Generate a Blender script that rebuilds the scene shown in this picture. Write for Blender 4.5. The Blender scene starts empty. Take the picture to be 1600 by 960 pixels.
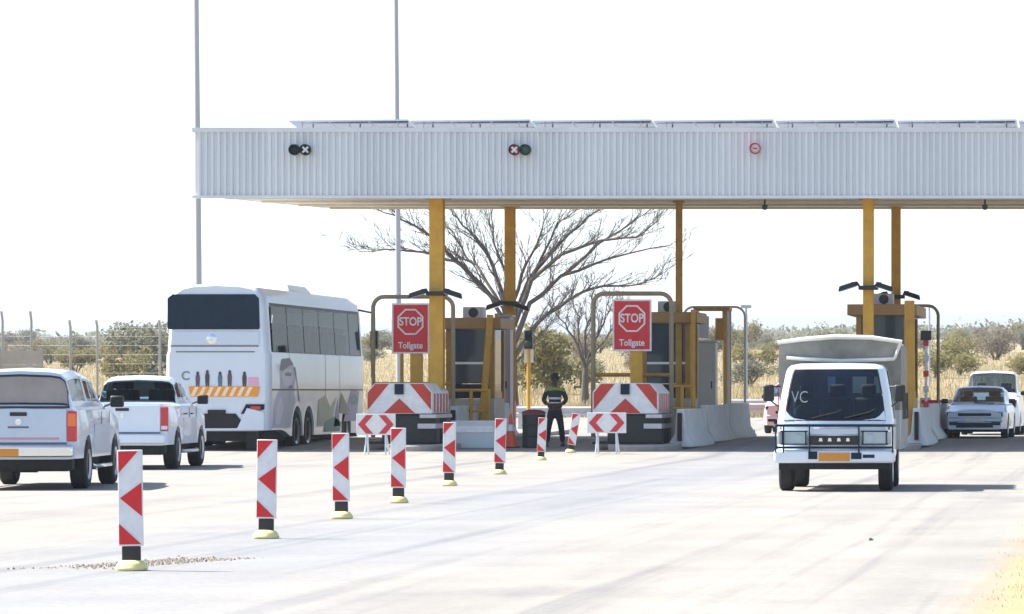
import bpy, bmesh, math, random
import numpy as np
from mathutils import Vector, Matrix
R = math.radians
random.seed(7)
rng = np.random.default_rng(7)
sc = bpy.context.scene
col = sc.collection

# ------------------------------------------------------------------ camera, sky, sun, exposure
CH = 1.55            # eye height
FPX, CX, CY = 6000.0, 1765.0, 612.0     # long lens; optical centre of the lens in the 1600 wide frame
cd = bpy.data.cameras.new('camera'); cam = bpy.data.objects.new('camera', cd); col.objects.link(cam)
cam.location = (0, 0, CH); cam.rotation_euler = (R(90), 0, 0)
cd.sensor_width = 36; cd.lens = 36 * FPX / 1600
cd.shift_x = (800 - CX) / 1600; cd.shift_y = (CY - 480) / 1600
cd.clip_start = 0.5; cd.clip_end = 20000
sc.camera = cam

SUN_EL, SUN_AZ = 50.0, -76.0            # azimuth from +Y towards +X
w = bpy.data.worlds.new('World'); sc.world = w; w.use_nodes = True
nt = w.node_tree; nt.nodes.clear()
sky = nt.nodes.new('ShaderNodeTexSky'); sky.sky_type = 'NISHITA'; sky.sun_disc = False
sky.sun_elevation = R(SUN_EL); sky.sun_rotation = R(SUN_AZ)
sky.altitude = 900; sky.air_density = 1.0; sky.dust_density = 3.0; sky.ozone_density = 1.0
bg = nt.nodes.new('ShaderNodeBackground'); bg.inputs['Strength'].default_value = 0.095
wo = nt.nodes.new('ShaderNodeOutputWorld')
nt.links.new(sky.outputs[0], bg.inputs[0]); nt.links.new(bg.outputs[0], wo.inputs[0])
sd = bpy.data.lights.new('sun', 'SUN'); sun = bpy.data.objects.new('sun', sd); col.objects.link(sun)
sd.energy = 5.0; sd.angle = R(0.5); sd.color = (1.0, 0.95, 0.87)
az = R(SUN_AZ); el = R(SUN_EL)
to_sun = Vector((math.sin(az) * math.cos(el), math.cos(az) * math.cos(el), math.sin(el)))
sun.rotation_euler = to_sun.to_track_quat('Z', 'Y').to_euler()
vs = sc.view_settings
vs.view_transform = 'Standard'; vs.look = 'None'; vs.gamma = 1; vs.use_curve_mapping = False
vs.exposure = 1.52
sc.cycles.use_denoising = True
sc.cycles.max_bounces = 6; sc.cycles.diffuse_bounces = 3; sc.cycles.volume_bounces = 0
sc.cycles.transparent_max_bounces = 12

# ------------------------------------------------------------------ helpers
def lerp(a, b, t): return a + (b - a) * t
def sstep(a, b, x):
    t = min(1, max(0, (x - a) / (b - a))); return t * t * (3 - 2 * t)
TZ = [(-100, 0), (90, 0), (102, .28), (122, .28), (150, .95), (200, 2.0), (400, 5.4), (1000, 13.2), (2500, 34), (4500, 58), (9600, 75)]
def terr(y):
    for (a, za), (b, zb) in zip(TZ, TZ[1:]):
        if y <= b: return lerp(za, zb, (y - a) / (b - a))
    return TZ[-1][1]
def gz(x, y):
    z = terr(y)
    if y > 150:
        k = min(1, (y - 150) / 400)
        z += k * min(y / 400, 1.4) * (.9 * math.sin(x / (22 + y * .06) + 1.3) + .7 * math.sin(x / (9 + y * .03) + y / 90))
    return z
def X(px, d): return (px - CX) * d / FPX
def Z(py, d): return CH - (py - CY) * d / FPX
def ground_hit(px, py):
    d = 20.0
    while d < 400:
        if Z(py, d) <= gz(X(px, d), d): break
        d += .05
    return Vector((X(px, d), d, gz(X(px, d), d)))

MATS = {}
def mat(name, c, rough=.6, metal=0, var=.0, scale=8, bump=0, coat=0, spec=.5, stretch=(1, 1, 1), c2=None, detail=4, bscale=None, coord='Object'):
    if name in MATS: return MATS[name]
    m = bpy.data.materials.new(name); m.use_nodes = True; n = m.node_tree; p = n.nodes['Principled BSDF']
    p.inputs['Roughness'].default_value = rough; p.inputs['Metallic'].default_value = metal
    p.inputs['Coat Weight'].default_value = coat; p.inputs['Coat Roughness'].default_value = .04
    p.inputs['Specular IOR Level'].default_value = spec
    p.inputs['Base Color'].default_value = (*c, 1)
    if var or c2 or bump:
        tc = n.nodes.new('ShaderNodeTexCoord'); mp = n.nodes.new('ShaderNodeMapping')
        mp.inputs['Scale'].default_value = stretch
        n.links.new(tc.outputs[coord], mp.inputs[0])
        tx = n.nodes.new('ShaderNodeTexNoise'); tx.inputs['Scale'].default_value = scale; tx.inputs['Detail'].default_value = detail
        tx.inputs['Roughness'].default_value = .65
        n.links.new(mp.outputs[0], tx.inputs['Vector'])
        if var or c2:
            rp = n.nodes.new('ShaderNodeValToRGB')
            rp.color_ramp.elements[0].position = .3; rp.color_ramp.elements[1].position = .7
            a = c2 if c2 else tuple(max(0, v * (1 - var)) for v in c)
            b = c if c2 else tuple(min(1, v * (1 + var)) for v in c)
            rp.color_ramp.elements[0].color = (*a, 1); rp.color_ramp.elements[1].color = (*b, 1)
            n.links.new(tx.outputs['Fac'], rp.inputs[0]); n.links.new(rp.outputs[0], p.inputs['Base Color'])
        if bump:
            t2 = tx
            if bscale:
                t2 = n.nodes.new('ShaderNodeTexNoise'); t2.inputs['Scale'].default_value = bscale; t2.inputs['Detail'].default_value = 3
                n.links.new(mp.outputs[0], t2.inputs['Vector'])
            bp = n.nodes.new('ShaderNodeBump'); bp.inputs['Strength'].default_value = bump; bp.inputs['Distance'].default_value = .02
            n.links.new(t2.outputs['Fac'], bp.inputs['Height']); n.links.new(bp.outputs[0], p.inputs['Normal'])
    MATS[name] = m; return m

def pane_mat(nm='tinted_pane', ior=1.15, tint=(.34, .42, .47, 1)):
    if nm in MATS: return MATS[nm]
    m = bpy.data.materials.new(nm); m.use_nodes = True; n = m.node_tree; n.nodes.clear()
    t = n.nodes.new('ShaderNodeBsdfTransparent'); t.inputs[0].default_value = tint
    g = n.nodes.new('ShaderNodeBsdfGlossy'); g.inputs['Roughness'].default_value = .03; g.inputs[0].default_value = (.9, .95, 1, 1)
    f = n.nodes.new('ShaderNodeFresnel'); f.inputs[0].default_value = ior
    x = n.nodes.new('ShaderNodeMixShader'); o = n.nodes.new('ShaderNodeOutputMaterial')
    n.links.new(f.outputs[0], x.inputs[0]); n.links.new(t.outputs[0], x.inputs[1]); n.links.new(g.outputs[0], x.inputs[2]); n.links.new(x.outputs[0], o.inputs[0])
    MATS[nm] = m; return m

class MB:
    def __init__(s): s.v = []; s.f = []; s.m = []; s.mi = 0
    def add(s, vs, fs):
        o = len(s.v); s.v += [tuple(v) for v in vs]
        for f in fs: s.f.append(tuple(o + i for i in f)); s.m.append(s.mi)
        return s
    def box(s, c, size, M=None, taper=1.0):
        x, y, z = (k / 2 for k in size); vs = []
        for sz in (-1, 1):
            t = taper if sz > 0 else 1
            for sx, sy in ((-1, -1), (1, -1), (1, 1), (-1, 1)):
                vs.append(Vector((sx * x * t, sy * y * t, sz * z)))
        if M is not None: vs = [M @ v for v in vs]
        vs = [v + Vector(c) for v in vs]
        return s.add(vs, [(3, 2, 1, 0), (4, 5, 6, 7), (0, 1, 5, 4), (1, 2, 6, 5), (2, 3, 7, 6), (3, 0, 4, 7)])
    def b(s, x0, x1, y0, y1, z0, z1): return s.box(((x0 + x1) / 2, (y0 + y1) / 2, (z0 + z1) / 2), (x1 - x0, y1 - y0, z1 - z0))
    def tube(s, pts, r, n=8, cap=True):
        pts = [Vector(p) for p in pts]; rr = r if isinstance(r, (list, tuple)) else [r] * len(pts)
        vs = []; u = None
        for i, p in enumerate(pts):
            a = pts[max(0, i - 1)]; b = pts[min(len(pts) - 1, i + 1)]; t = (b - a).normalized()
            if u is None: u = t.cross(Vector((0, 0, 1)) if abs(t.z) < .9 else Vector((1, 0, 0))).normalized()
            else: u = (u - t * u.dot(t)).normalized()
            v = t.cross(u)
            for k in range(n):
                a_ = 2 * math.pi * k / n; vs.append(p + (u * math.cos(a_) + v * math.sin(a_)) * rr[i])
        fs = []
        for i in range(len(pts) - 1):
            for k in range(n): fs.append((i * n + k, i * n + (k + 1) % n, (i + 1) * n + (k + 1) % n, (i + 1) * n + k))
        if cap: fs += [tuple(range(n - 1, -1, -1)), tuple((len(pts) - 1) * n + k for k in range(n))]
        return s.add(vs, fs)
    def lathe(s, prof, c=(0, 0, 0), axis='X', n=20):
        vs = []; fs = []
        for (a, r) in prof:
            for k in range(n):
                t = 2 * math.pi * k / n; p = (a, r * math.cos(t), r * math.sin(t)) if axis == 'X' else (r * math.cos(t), r * math.sin(t), a) if axis == 'Z' else (r * math.sin(t), a, r * math.cos(t))
                vs.append(Vector(p) + Vector(c))
        m = len(prof)
        for i in range(m - 1):
            for k in range(n): fs.append((i * n + k, i * n + (k + 1) % n, (i + 1) * n + (k + 1) % n, (i + 1) * n + k))
        fs += [tuple(range(n - 1, -1, -1)), tuple((m - 1) * n + k for k in range(n))]
        return s.add(vs, fs)
    def prism(s, poly, y0, y1, M=None):     # polygon in XZ, thickness along Y
        n = len(poly); vs = [Vector((x, y0, z)) for x, z in poly] + [Vector((x, y1, z)) for x, z in poly]
        if M is not None: vs = [M @ v for v in vs]
        return s.add(vs, [tuple(range(n)), tuple(range(2 * n - 1, n - 1, -1))] + [(i, n + i, n + (i + 1) % n, (i + 1) % n) for i in range(n)])
    def build(s, name, mats, parent=None, angle=35, bevel=0, seg=2, loc=None):
        me = bpy.data.meshes.new(name); me.from_pydata(s.v, [], s.f)
        if not isinstance(mats, (list, tuple)): mats = [mats]
        for m in mats: me.materials.append(m)
        me.polygons.foreach_set('material_index', s.m)
        bm = bmesh.new(); bm.from_mesh(me)
        bmesh.ops.recalc_face_normals(bm, faces=bm.faces)
        for f in bm.faces: f.smooth = True
        for e in bm.edges:
            if len(e.link_faces) == 2 and e.calc_face_angle(0) > R(angle): e.smooth = False
        bm.to_mesh(me); bm.free(); me.update()
        o = bpy.data.objects.new(name, me); col.objects.link(o)
        if parent: o.parent = parent
        if loc: o.location = loc
        if bevel:
            bv = o.modifiers.new('bevel', 'BEVEL'); bv.width = bevel; bv.segments = seg; bv.limit_method = 'ANGLE'; bv.angle_limit = R(40)
            bv.harden_normals = False
        return o

def tag(o, label=None, cat=None, group=None, kind=None):
    if label: o['label'] = label
    if cat: o['category'] = cat
    if group: o['group'] = group
    if kind: o['kind'] = kind
    return o
def thing(name, label, cat, loc=(0, 0, 0), rz=0, group=None):
    o = bpy.data.objects.new(name, None); col.objects.link(o); o.location = loc; o.rotation_euler = (0, 0, R(rz)); o.empty_display_size = .2
    return tag(o, label, cat, group)
def dup(o, loc=None, rz=None, label=None, parent=None):
    c = o.copy(); col.objects.link(c)
    if parent is not None: c.parent = parent
    if loc is not None: c.location = loc
    if rz is not None: c.rotation_euler = (0, 0, R(rz))
    if label: c['label'] = label
    for ch in list(o.children): dup(ch, parent=c)
    return c
def text(s, size, m, name, parent, loc, rot=(90, 0, 0), ext=.004, bold=0.0, sx=1.0):
    cu = bpy.data.curves.new(name, 'FONT'); cu.body = s; cu.size = size; cu.extrude = ext; cu.align_x = 'CENTER'; cu.align_y = 'CENTER'; cu.offset = bold
    t = bpy.data.objects.new(name + '_tmp', cu); col.objects.link(t)
    bpy.context.view_layer.update()
    me = bpy.data.meshes.new_from_object(t.evaluated_get(bpy.context.evaluated_depsgraph_get()))
    bpy.data.objects.remove(t)
    me.name = name; me.materials.clear(); me.materials.append(m)
    o = bpy.data.objects.new(name, me); col.objects.link(o); o.parent = parent; o.location = loc; o.rotation_euler = tuple(R(a) for a in rot); o.scale = (sx, 1, 1)
    return o

class Loft:
    """stations [(w, half profile [(a,b)...])]; axis 'Y': a=x,b=z,w=y ; axis 'Z': a=x,b=y,w=z"""
    def __init__(s, st, axis='Y'): s.st = st; s.axis = axis; s.n = len(st); s.m = len(st[0][1])
    def p3(s, w, a, b): return Vector((a, w, b)) if s.axis == 'Y' else Vector((a, b, w))
    def at(s, i, t, side=1):
        i = min(max(i, 0), s.n - 1); t = min(max(t, 0), s.m - 1)
        i0 = min(int(i), s.n - 2); t0 = min(int(t), s.m - 2); fi = i - i0; ft = t - t0
        def g(ii, tt): w_, pr = s.st[ii]; return s.p3(w_, pr[tt][0] * side, pr[tt][1])
        return lerp(lerp(g(i0, t0), g(i0, t0 + 1), ft), lerp(g(i0 + 1, t0), g(i0 + 1, t0 + 1), ft), fi)
    def mesh(s, mb, caps=True):
        for side in (1, -1):
            vs = [s.p3(w_, a * side, b) for w_, pr in s.st for a, b in pr]; fs = []
            for i in range(s.n - 1):
                for t in range(s.m - 1):
                    q = (i * s.m + t, i * s.m + t + 1, (i + 1) * s.m + t + 1, (i + 1) * s.m + t)
                    fs.append(q if side > 0 else q[::-1])
            mb.add(vs, fs)
        if caps:
            for i in (0, s.n - 1):
                w_, pr = s.st[i]
                ring = [s.p3(w_, a, b) for a, b in pr] + [s.p3(w_, -a, b) for a, b in pr[::-1]]
                mb.add(ring, [tuple(range(len(ring)))])
        return mb
    def obj(s, name, m, parent, angle=32, caps=True):
        mb = MB(); s.mesh(mb, caps)
        o = mb.build(name, m, parent, angle)
        bm = bmesh.new(); bm.from_mesh(o.data); bmesh.ops.remove_doubles(bm, verts=bm.verts, dist=1e-4)
        bmesh.ops.dissolve_degenerate(bm, edges=bm.edges, dist=1e-5)
        bmesh.ops.recalc_face_normals(bm, faces=bm.faces)
        for f in bm.faces: f.smooth = True
        for e in bm.edges: e.smooth = not (len(e.link_faces) == 2 and e.calc_face_angle(0) > R(angle))
        bm.to_mesh(o.data); bm.free(); return o
    def open_shell(s, name, m, parent, wins, angle=32):
        """shell with the window areas (i0,i1,t0,t1[,sides]) left open"""
        I = sorted(set(list(range(s.n)) + [w_[k] for w_ in wins for k in (0, 1)])); T = sorted(set(list(range(s.m)) + [w_[k] for w_ in wins for k in (2, 3)]))
        mb = MB()
        for side in (1, -1):
            vs = [s.at(i, t, side) for i in I for t in T]; k = len(T); fs = []
            for a in range(len(I) - 1):
                for b in range(k - 1):
                    ci, ct = (I[a] + I[a + 1]) / 2, (T[b] + T[b + 1]) / 2
                    if any(w_[0] < ci < w_[1] and w_[2] < ct < w_[3] for w_ in wins): continue
                    fs.append((a * k + b, a * k + b + 1, (a + 1) * k + b + 1, (a + 1) * k + b))
            mb.add(vs, fs)
        o = mb.build(name, m, parent, angle)
        bm = bmesh.new(); bm.from_mesh(o.data); bmesh.ops.remove_doubles(bm, verts=bm.verts, dist=1e-4)
        bmesh.ops.dissolve_degenerate(bm, edges=bm.edges, dist=1e-5)
        bmesh.ops.delete(bm, geom=[v for v in bm.verts if not v.link_faces], context='VERTS')
        bmesh.ops.recalc_face_normals(bm, faces=bm.faces)
        for f in bm.faces: f.smooth = True
        for e in bm.edges: e.smooth = not (len(e.link_faces) == 2 and e.calc_face_angle(0) > R(angle))
        bm.to_mesh(o.data); bm.free(); return o
    def patch(s, mb, i0, i1, t0, t1, sides=(1,), off=.004, ni=6, ntt=6, across=False):
        """panel laid on the surface; across=True runs from t0 on one side over the centre to t0 on the other"""
        def surf(i, t, side):
            e = .02; p = s.at(i, t, side)
            du = s.at(min(i + e, s.n - 1), t, side) - s.at(max(i - e, 0), t, side); dv = s.at(i, min(t + e, s.m - 1), side) - s.at(i, max(t - e, 0), side)
            nn = du.cross(dv)
            if nn.length < 1e-12: return p, None
            nn.normalize()
            return p, nn
        cen = sum((s.at(i, t, k) for i in np.linspace(0, s.n - 1, 5) for t in np.linspace(0, s.m - 1, 5) for k in (1, -1)), Vector()) / 50
        cols_ = []
        if across:
            tt = [(t, 1) for t in np.linspace(t0, t1, ntt)] + [(t, -1) for t in np.linspace(t1, t0, ntt)][1:]
            cols_.append(tt)
        else:
            for sd_ in sides: cols_.append([(t, sd_) for t in np.linspace(t0, t1, ntt)])
        for tt in cols_:
            vs = []; last = None
            for i in np.linspace(i0, i1, ni):
                for (t, sd_) in tt:
                    p, nn = surf(i, t, sd_)
                    if nn is None: nn = last or Vector((0, 0, 1))
                    if nn.dot(p - cen) < 0: nn = -nn
                    last = nn; vs.append(p + nn * off)
            k = len(tt)
            mb.add(vs, [(a * k + b, a * k + b + 1, (a + 1) * k + b + 1, (a + 1) * k + b) for a in range(ni - 1) for b in range(k - 1)])
        return mb

# ------------------------------------------------------------------ materials
M_white = mat('white_car_paint', (.68, .76, .85), .3, coat=.6, var=.03, scale=1.5)
M_silver = mat('silver_paint', (.48, .56, .68), .3, metal=.2, coat=.5, var=.04, scale=2)
M_blue = mat('pale_blue_paint', (.40, .50, .64), .3, metal=.3, coat=.6, var=.04, scale=2)
M_pink = mat('faded_red_paint', (.75, .42, .42), .35, coat=.4, var=.05, scale=2)
M_glass = mat('dark_glass', (.010, .017, .026), .04, spec=.2)
M_navy = mat('navy_glass', (.008, .022, .045), .12, spec=.16)
M_dust_reflect_glass = mat('dusty_reflection_glass', (.38, .31, .26), .15, c2=(.26, .23, .19), scale=1.2, spec=.8)  # dust film and the reflected landscape both put into the brown base colour
M_black = mat('black_plastic', (.014, .014, .017), .5)
M_dark = mat('underbody', (.012, .012, .013), .8, var=.3, scale=12)
M_rubber = mat('tyre_rubber', (.02, .02, .022), .85, var=.2, scale=20)
M_rim = mat('alloy_rim', (.45, .46, .48), .35, metal=.8)
M_chrome = mat('chrome', (.75, .76, .78), .15, metal=.95)
M_redlens = mat('red_lens', (.55, .02, .03), .2, coat=.5)
M_orlens = mat('orange_lens', (.85, .16, .03), .2, coat=.5)
M_clear = mat('clear_lens', (.33, .43, .47), .1, coat=.8, spec=.8)
M_plate_y = mat('yellow_plate', (.75, .42, .08), .5)
M_plate_o = mat('orange_plate', (.60, .24, .03), .5)
M_plate_w = mat('white_plate', (.6, .62, .65), .5)
M_bus = mat('bus_white', (.62, .68, .76), .35, coat=.4, var=.04, scale=1)
M_seam = mat('panel_seam', (.12, .13, .16), .6)
M_red = mat('sign_red', (.60, .010, .016), .45, var=.1, scale=6)
M_wht = mat('sign_white', (.78, .79, .81), .5, c2=(.60, .60, .60), scale=5, detail=8)
M_rw = mat('faded_red', (.54, .035, .045), .6, var=.12, scale=9)
M_ochre = mat('ochre_paint', (.66, .37, .03), .5, c2=(.50, .25, .025), scale=2.2, bump=.1)
M_ochre_d = mat('ochre_dull', (.46, .25, .035), .6, c2=(.30, .15, .03), scale=3)
M_orange = mat('orange_cone', (.75, .10, .04), .55)
M_fascia = mat('fascia_sheet', (.68, .71, .73), .45, metal=.05, c2=(.57, .60, .63), scale=1.1, stretch=(1, 1, .12), detail=7)
M_soffit = mat('soffit_board', (.58, .52, .42), .8, var=.06, scale=1.5)
M_galv = mat('galvanised', (.46, .47, .50), .45, metal=.5, var=.1, scale=5)
M_conc = mat('barrier_concrete', (.72, .74, .73), .85, c2=(.56, .58, .58), scale=3, bump=.2)
M_kerb = mat('kerb_concrete', (.34, .33, .31), .9, c2=(.24, .23, .22), scale=4, bump=.2)
M_booth = mat('booth_panel', (.42, .40, .36), .6, var=.06, scale=3)
M_cab = mat('cabinet_grey', (.50, .50, .54), .5, var=.06, scale=3)
M_solar = mat('solar_cell', (.015, .03, .07), .12, spec=.7)
M_alu = mat('aluminium', (.62, .66, .70), .35, metal=.6)
M_basey = mat('cream_rubber', (.72, .64, .28), .7, var=.1, scale=12)
M_tarp = mat('truck_tarp', (.30, .285, .25), .8, c2=(.19, .18, .155), scale=3, bump=.4, bscale=6)
M_box = mat('box_body', (.58, .57, .53), .6, var=.08, scale=3)
M_bark = mat('bark', (.11, .093, .08), .9, var=.3, scale=14, bump=.4)
M_barrel = mat('black_drum', (.018, .022, .022), .6)
M_green = mat('green_plastic', (.02, .09, .055), .5)
M_skin = mat('skin', (.07, .035, .022), .55)
M_hat = mat('black_cap', (.012, .013, .016), .8)
M_hair = mat('black_hair', (.01, .01, .01), .9)
M_jacket = mat('dark_jacket', (.02, .025, .03), .85, var=.2, scale=14)
M_hivis = mat('hivis_yellow', (.22, .27, .05), .8)
M_band = mat('reflective_band', (.66, .55, .55), .5)
M_trous = mat('dark_trousers', (.012, .014, .024), .85, var=.2, scale=14)
M_maroon = mat('maroon_cloth', (.16, .02, .03), .85)
M_pre = mat('precast_wall', (.42, .39, .35), .9, c2=(.33, .31, .28), scale=.8)
M_leafs = [mat('leaf_olive', (.22, .215, .12), .8, c2=(.16, .165, .09), scale=1.2),
           mat('leaf_grey_green', (.22, .225, .16), .8, c2=(.165, .17, .125), scale=1.2),
           mat('leaf_yellow_green', (.26, .23, .09), .8, c2=(.18, .165, .07), scale=1.2),
           mat('leaf_brown', (.24, .205, .155), .8, c2=(.175, .155, .12), scale=1.2)]
M_grass = mat('dry_grass', (.40, .325, .18), .9, c2=(.30, .255, .14), scale=.35)
M_verge = mat('verge_grass', (.42, .34, .13), .9, c2=(.32, .27, .11), scale=.6)

def translucent(m, k):
    n = m.node_tree; p = n.nodes['Principled BSDF']; o = next(q for q in n.nodes if q.type == 'OUTPUT_MATERIAL')
    t = n.nodes.new('ShaderNodeBsdfTranslucent'); x = n.nodes.new('ShaderNodeMixShader'); x.inputs[0].default_value = k
    if p.inputs['Base Color'].links: n.links.new(p.inputs['Base Color'].links[0].from_socket, t.inputs[0])
    n.links.new(p.outputs[0], x.inputs[1]); n.links.new(t.outputs[0], x.inputs[2]); n.links.new(x.outputs[0], o.inputs['Surface'])
for m_ in M_leafs + [M_grass, M_verge]: translucent(m_, .45)

def ground_mat(name, cols, rough=.9, bump=.3, scales=(.05, .6, 7), streak=None, dirt=None):
    m = bpy.data.materials.new(name); m.use_nodes = True; n = m.node_tree; L = n.links.new; p = n.nodes['Principled BSDF']
    p.inputs['Roughness'].default_value = rough; p.inputs['Specular IOR Level'].default_value = .25
    tc = n.nodes.new('ShaderNodeTexCoord')
    def noise(sc_, st=(1, 1, 1), det=5):
        mp = n.nodes.new('ShaderNodeMapping'); mp.inputs['Scale'].default_value = st; L(tc.outputs['Object'], mp.inputs[0])
        t = n.nodes.new('ShaderNodeTexNoise'); t.inputs['Scale'].default_value = sc_; t.inputs['Detail'].default_value = det; t.inputs['Roughness'].default_value = .6
        L(mp.outputs[0], t.inputs['Vector']); return t.outputs['Fac']
    def ramp(f, a, b, ca, cb):
        r = n.nodes.new('ShaderNodeValToRGB'); r.color_ramp.elements[0].position = a; r.color_ramp.elements[1].position = b
        r.color_ramp.elements[0].color = (*ca, 1); r.color_ramp.elements[1].color = (*cb, 1); L(f, r.inputs[0]); return r.outputs[0]
    def mix(kind, f, a, b):
        x = n.nodes.new('ShaderNodeMix'); x.data_type = 'RGBA'; x.blend_type = kind
        if isinstance(f, (int, float)): x.inputs[0].default_value = f
        else: L(f, x.inputs[0])
        L(a, x.inputs[6]); L(b, x.inputs[7]); return x.outputs[2]
    c = ramp(noise(scales[0]), .35, .65, cols[0], cols[1])
    c = mix('MULTIPLY', 1.0, c, ramp(noise(scales[1]), .3, .7, (.82, .82, .83), (1, 1, 1)))
    c = mix('MULTIPLY', 1.0, c, ramp(noise(scales[2], det=2), .3, .7, (.88, .88, .88), (1, 1, 1)))
    if streak:   # tyre tracks and oil along the lanes
        g = (1, 1, 1)
        c = mix('MULTIPLY', 1.0, c, ramp(noise(1.0, (1.5, .02, 1), 5), .53, .72, g, streak))
        c = mix('MULTIPLY', 1.0, c, ramp(noise(1.0, (.45, .012, 1), 3), .50, .70, g, tuple(.5 + .5 * s for s in streak)))
        c = mix('MULTIPLY', 1.0, c, ramp(noise(.35, (1, .35, 1), 6), .58, .70, g, tuple(.45 + .55 * s for s in streak)))
    if streak:
        sx = n.nodes.new('ShaderNodeSeparateXYZ'); L(tc.outputs['Object'], sx.inputs[0])
        def mth(op, a, b):
            q = n.nodes.new('ShaderNodeMath'); q.operation = op
            for i_, v_ in enumerate((a, b)):
                if isinstance(v_, (int, float)): q.inputs[i_].default_value = v_
                else: L(v_, q.inputs[i_])
            return q.outputs[0]
        ctr = mth('ADD', sx.outputs['X'], 8.3)
        wob = mth('MULTIPLY', mth('SUBTRACT', noise(.09, det=3), .5), 3.0)
        dist = mth('ABSOLUTE', mth('ADD', ctr, wob), 0)
        c = mix('MULTIPLY', 1.0, c, ramp(mth('DIVIDE', dist, 4.0), .2, .8, (.84, .88, .96), (1, .985, .95)))
        edge = mth('ADD', sx.outputs['X'], mth('MULTIPLY', mth('SUBTRACT', noise(.8, (1, .25, 1), det=6), .5), .9))
        near = mth('LESS_THAN', sx.outputs['Y'], 66.0)
        edge01 = n.nodes.new('ShaderNodeMapRange'); edge01.inputs[1].default_value = -1.42; edge01.inputs[2].default_value = -.72; edge01.interpolation_type = 'SMOOTHSTEP'; L(edge, edge01.inputs[0])
        sandc = ramp(noise(1.4), .3, .7, (.27, .215, .115), (.31, .255, .14))
        c = mix('MIX', mth('MULTIPLY', edge01.outputs[0], near), c, sandc)
        c = mix('MULTIPLY', 1.0, c, ramp(noise(60, det=2), .35, .65, (.90, .90, .90), (1.04, 1.04, 1.04)))
    L(c, p.inputs['Base Color'])
    bp = n.nodes.new('ShaderNodeBump'); bp.inputs['Strength'].default_value = bump; bp.inputs['Distance'].default_value = .02
    L(noise(9, det=4), bp.inputs['Height']); L(bp.outputs[0], p.inputs['Normal'])
    return m
M_ground = ground_mat('savanna_ground', ((.33, .265, .16), (.25, .21, .125)), scales=(.03, .25, 3))
M_road = ground_mat('worn_concrete_road', ((.312, .298, .272), (.275, .27, .262)), scales=(.07, .5, 9), streak=(.64, .665, .73))
M_vsand = ground_mat('yellow_sand', ((.29, .24, .145), (.255, .215, .13)), scales=(.4, 1.6, 9))
M_sand = ground_mat('loose_sand', ((.48, .43, .34), (.42, .38, .30)), scales=(.3, 1.2, 9))

# ------------------------------------------------------------------ ground, road, hills
def sheet(name, xs, ys, zf, m, label):
    vs = [(x, y, zf(x, y)) for y in ys for x in xs]; n = len(xs)
    fs = [(j * n + i, j * n + i + 1, (j + 1) * n + i + 1, (j + 1) * n + i) for j in range(len(ys) - 1) for i in range(n - 1)]
    mb = MB(); mb.add(vs, fs); o = mb.build(name, m, angle=60)
    return tag(o, label, None, None, 'structure')
base_x = sorted(set(list(np.linspace(-60, 30, 19)) + [-6500, -4500, -3200, -2400, -1800, -1400, -1100, -850, -650, -500, -400, -320, -250, -200, -160, -130, -105, -85, -72, 40, 60, 100, 200, 400, 800, 1500, 3000]))
base_y = sorted(set([-80, -40, 0, 30, 60, 85] + list(np.linspace(88, 124, 19)) + list(np.linspace(126, 420, 50)) + list(np.geomspace(430, 9500, 66))))
sheet('ground', base_x, base_y, gz, M_ground, 'dry sandy savanna ground stretching to the hills')
def road_right(y): return lerp(-.3, 9, sstep(52, 88, y))
ys_r = [-60, -20, 0, 15, 30, 45, 52, 58, 64, 70, 76, 82, 88] + list(np.linspace(90, 150, 31))
nx = 30
vs = []
for y in ys_r:
    lx = lerp(-34, -27, sstep(110, 150, y)); rx = road_right(y) if y < 110 else lerp(9, 4, sstep(110, 150, y))
    for i in range(nx + 1):
        x = lerp(lx, rx, i / nx); vs.append((x, y, terr(y) + .006))
mb = MB(); mb.add(vs, [(j * (nx + 1) + i, j * (nx + 1) + i + 1, (j + 1) * (nx + 1) + i + 1, (j + 1) * (nx + 1) + i) for j in range(len(ys_r) - 1) for i in range(nx)])
tag(mb.build('road', M_road, angle=60), 'pale sun bleached toll road apron with tyre tracks', None, None, 'structure')

def hill(px, wgt):   # height of the far ridge in pixels above the lens axis
    return wgt
ridge = [(-900, 118), (-300, 124), (0, 128), (90, 127), (200, 122), (300, 118), (600, 112), (900, 116), (1150, 121), (1300, 118), (1500, 124), (1650, 121), (2200, 110), (3000, 100)]
def ridge_h(px):
    for (a, ha), (b, hb) in zip(ridge, ridge[1:]):
        if a <= px <= b: return lerp(ha, hb, sstep(0, 1, (px - a) / (b - a)))
    return 100
hx = np.linspace(-900, 3000, 160); hy = [5200, 6000, 6900, 7800, 8500, 9200]; hk = [0.0, .35, .62, .9, 1.0, .8]
vs = []
for y, k in zip(hy, hk):
    for px in hx:
        top = CH + ridge_h(px) * 8500 / FPX + 2.2 * math.sin(px / 37 + y) + 1.4 * math.sin(px / 17 + y * 2)
        base = 50
        vs.append((X(px, 8500) * (y / 8500) ** .3, y, lerp(base, top, k)))
n = len(hx); mb = MB(); mb.add(vs, [(j * n + i, j * n + i + 1, (j + 1) * n + i + 1, (j + 1) * n + i) for j in range(len(hy) - 1) for i in range(n - 1)])
tag(mb.build('hills', mat('hill_bush', (.025, .04, .04), .95, c2=(.045, .055, .05), scale=.01), angle=80), 'long low blue hills on the horizon', None, None, 'structure')

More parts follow.
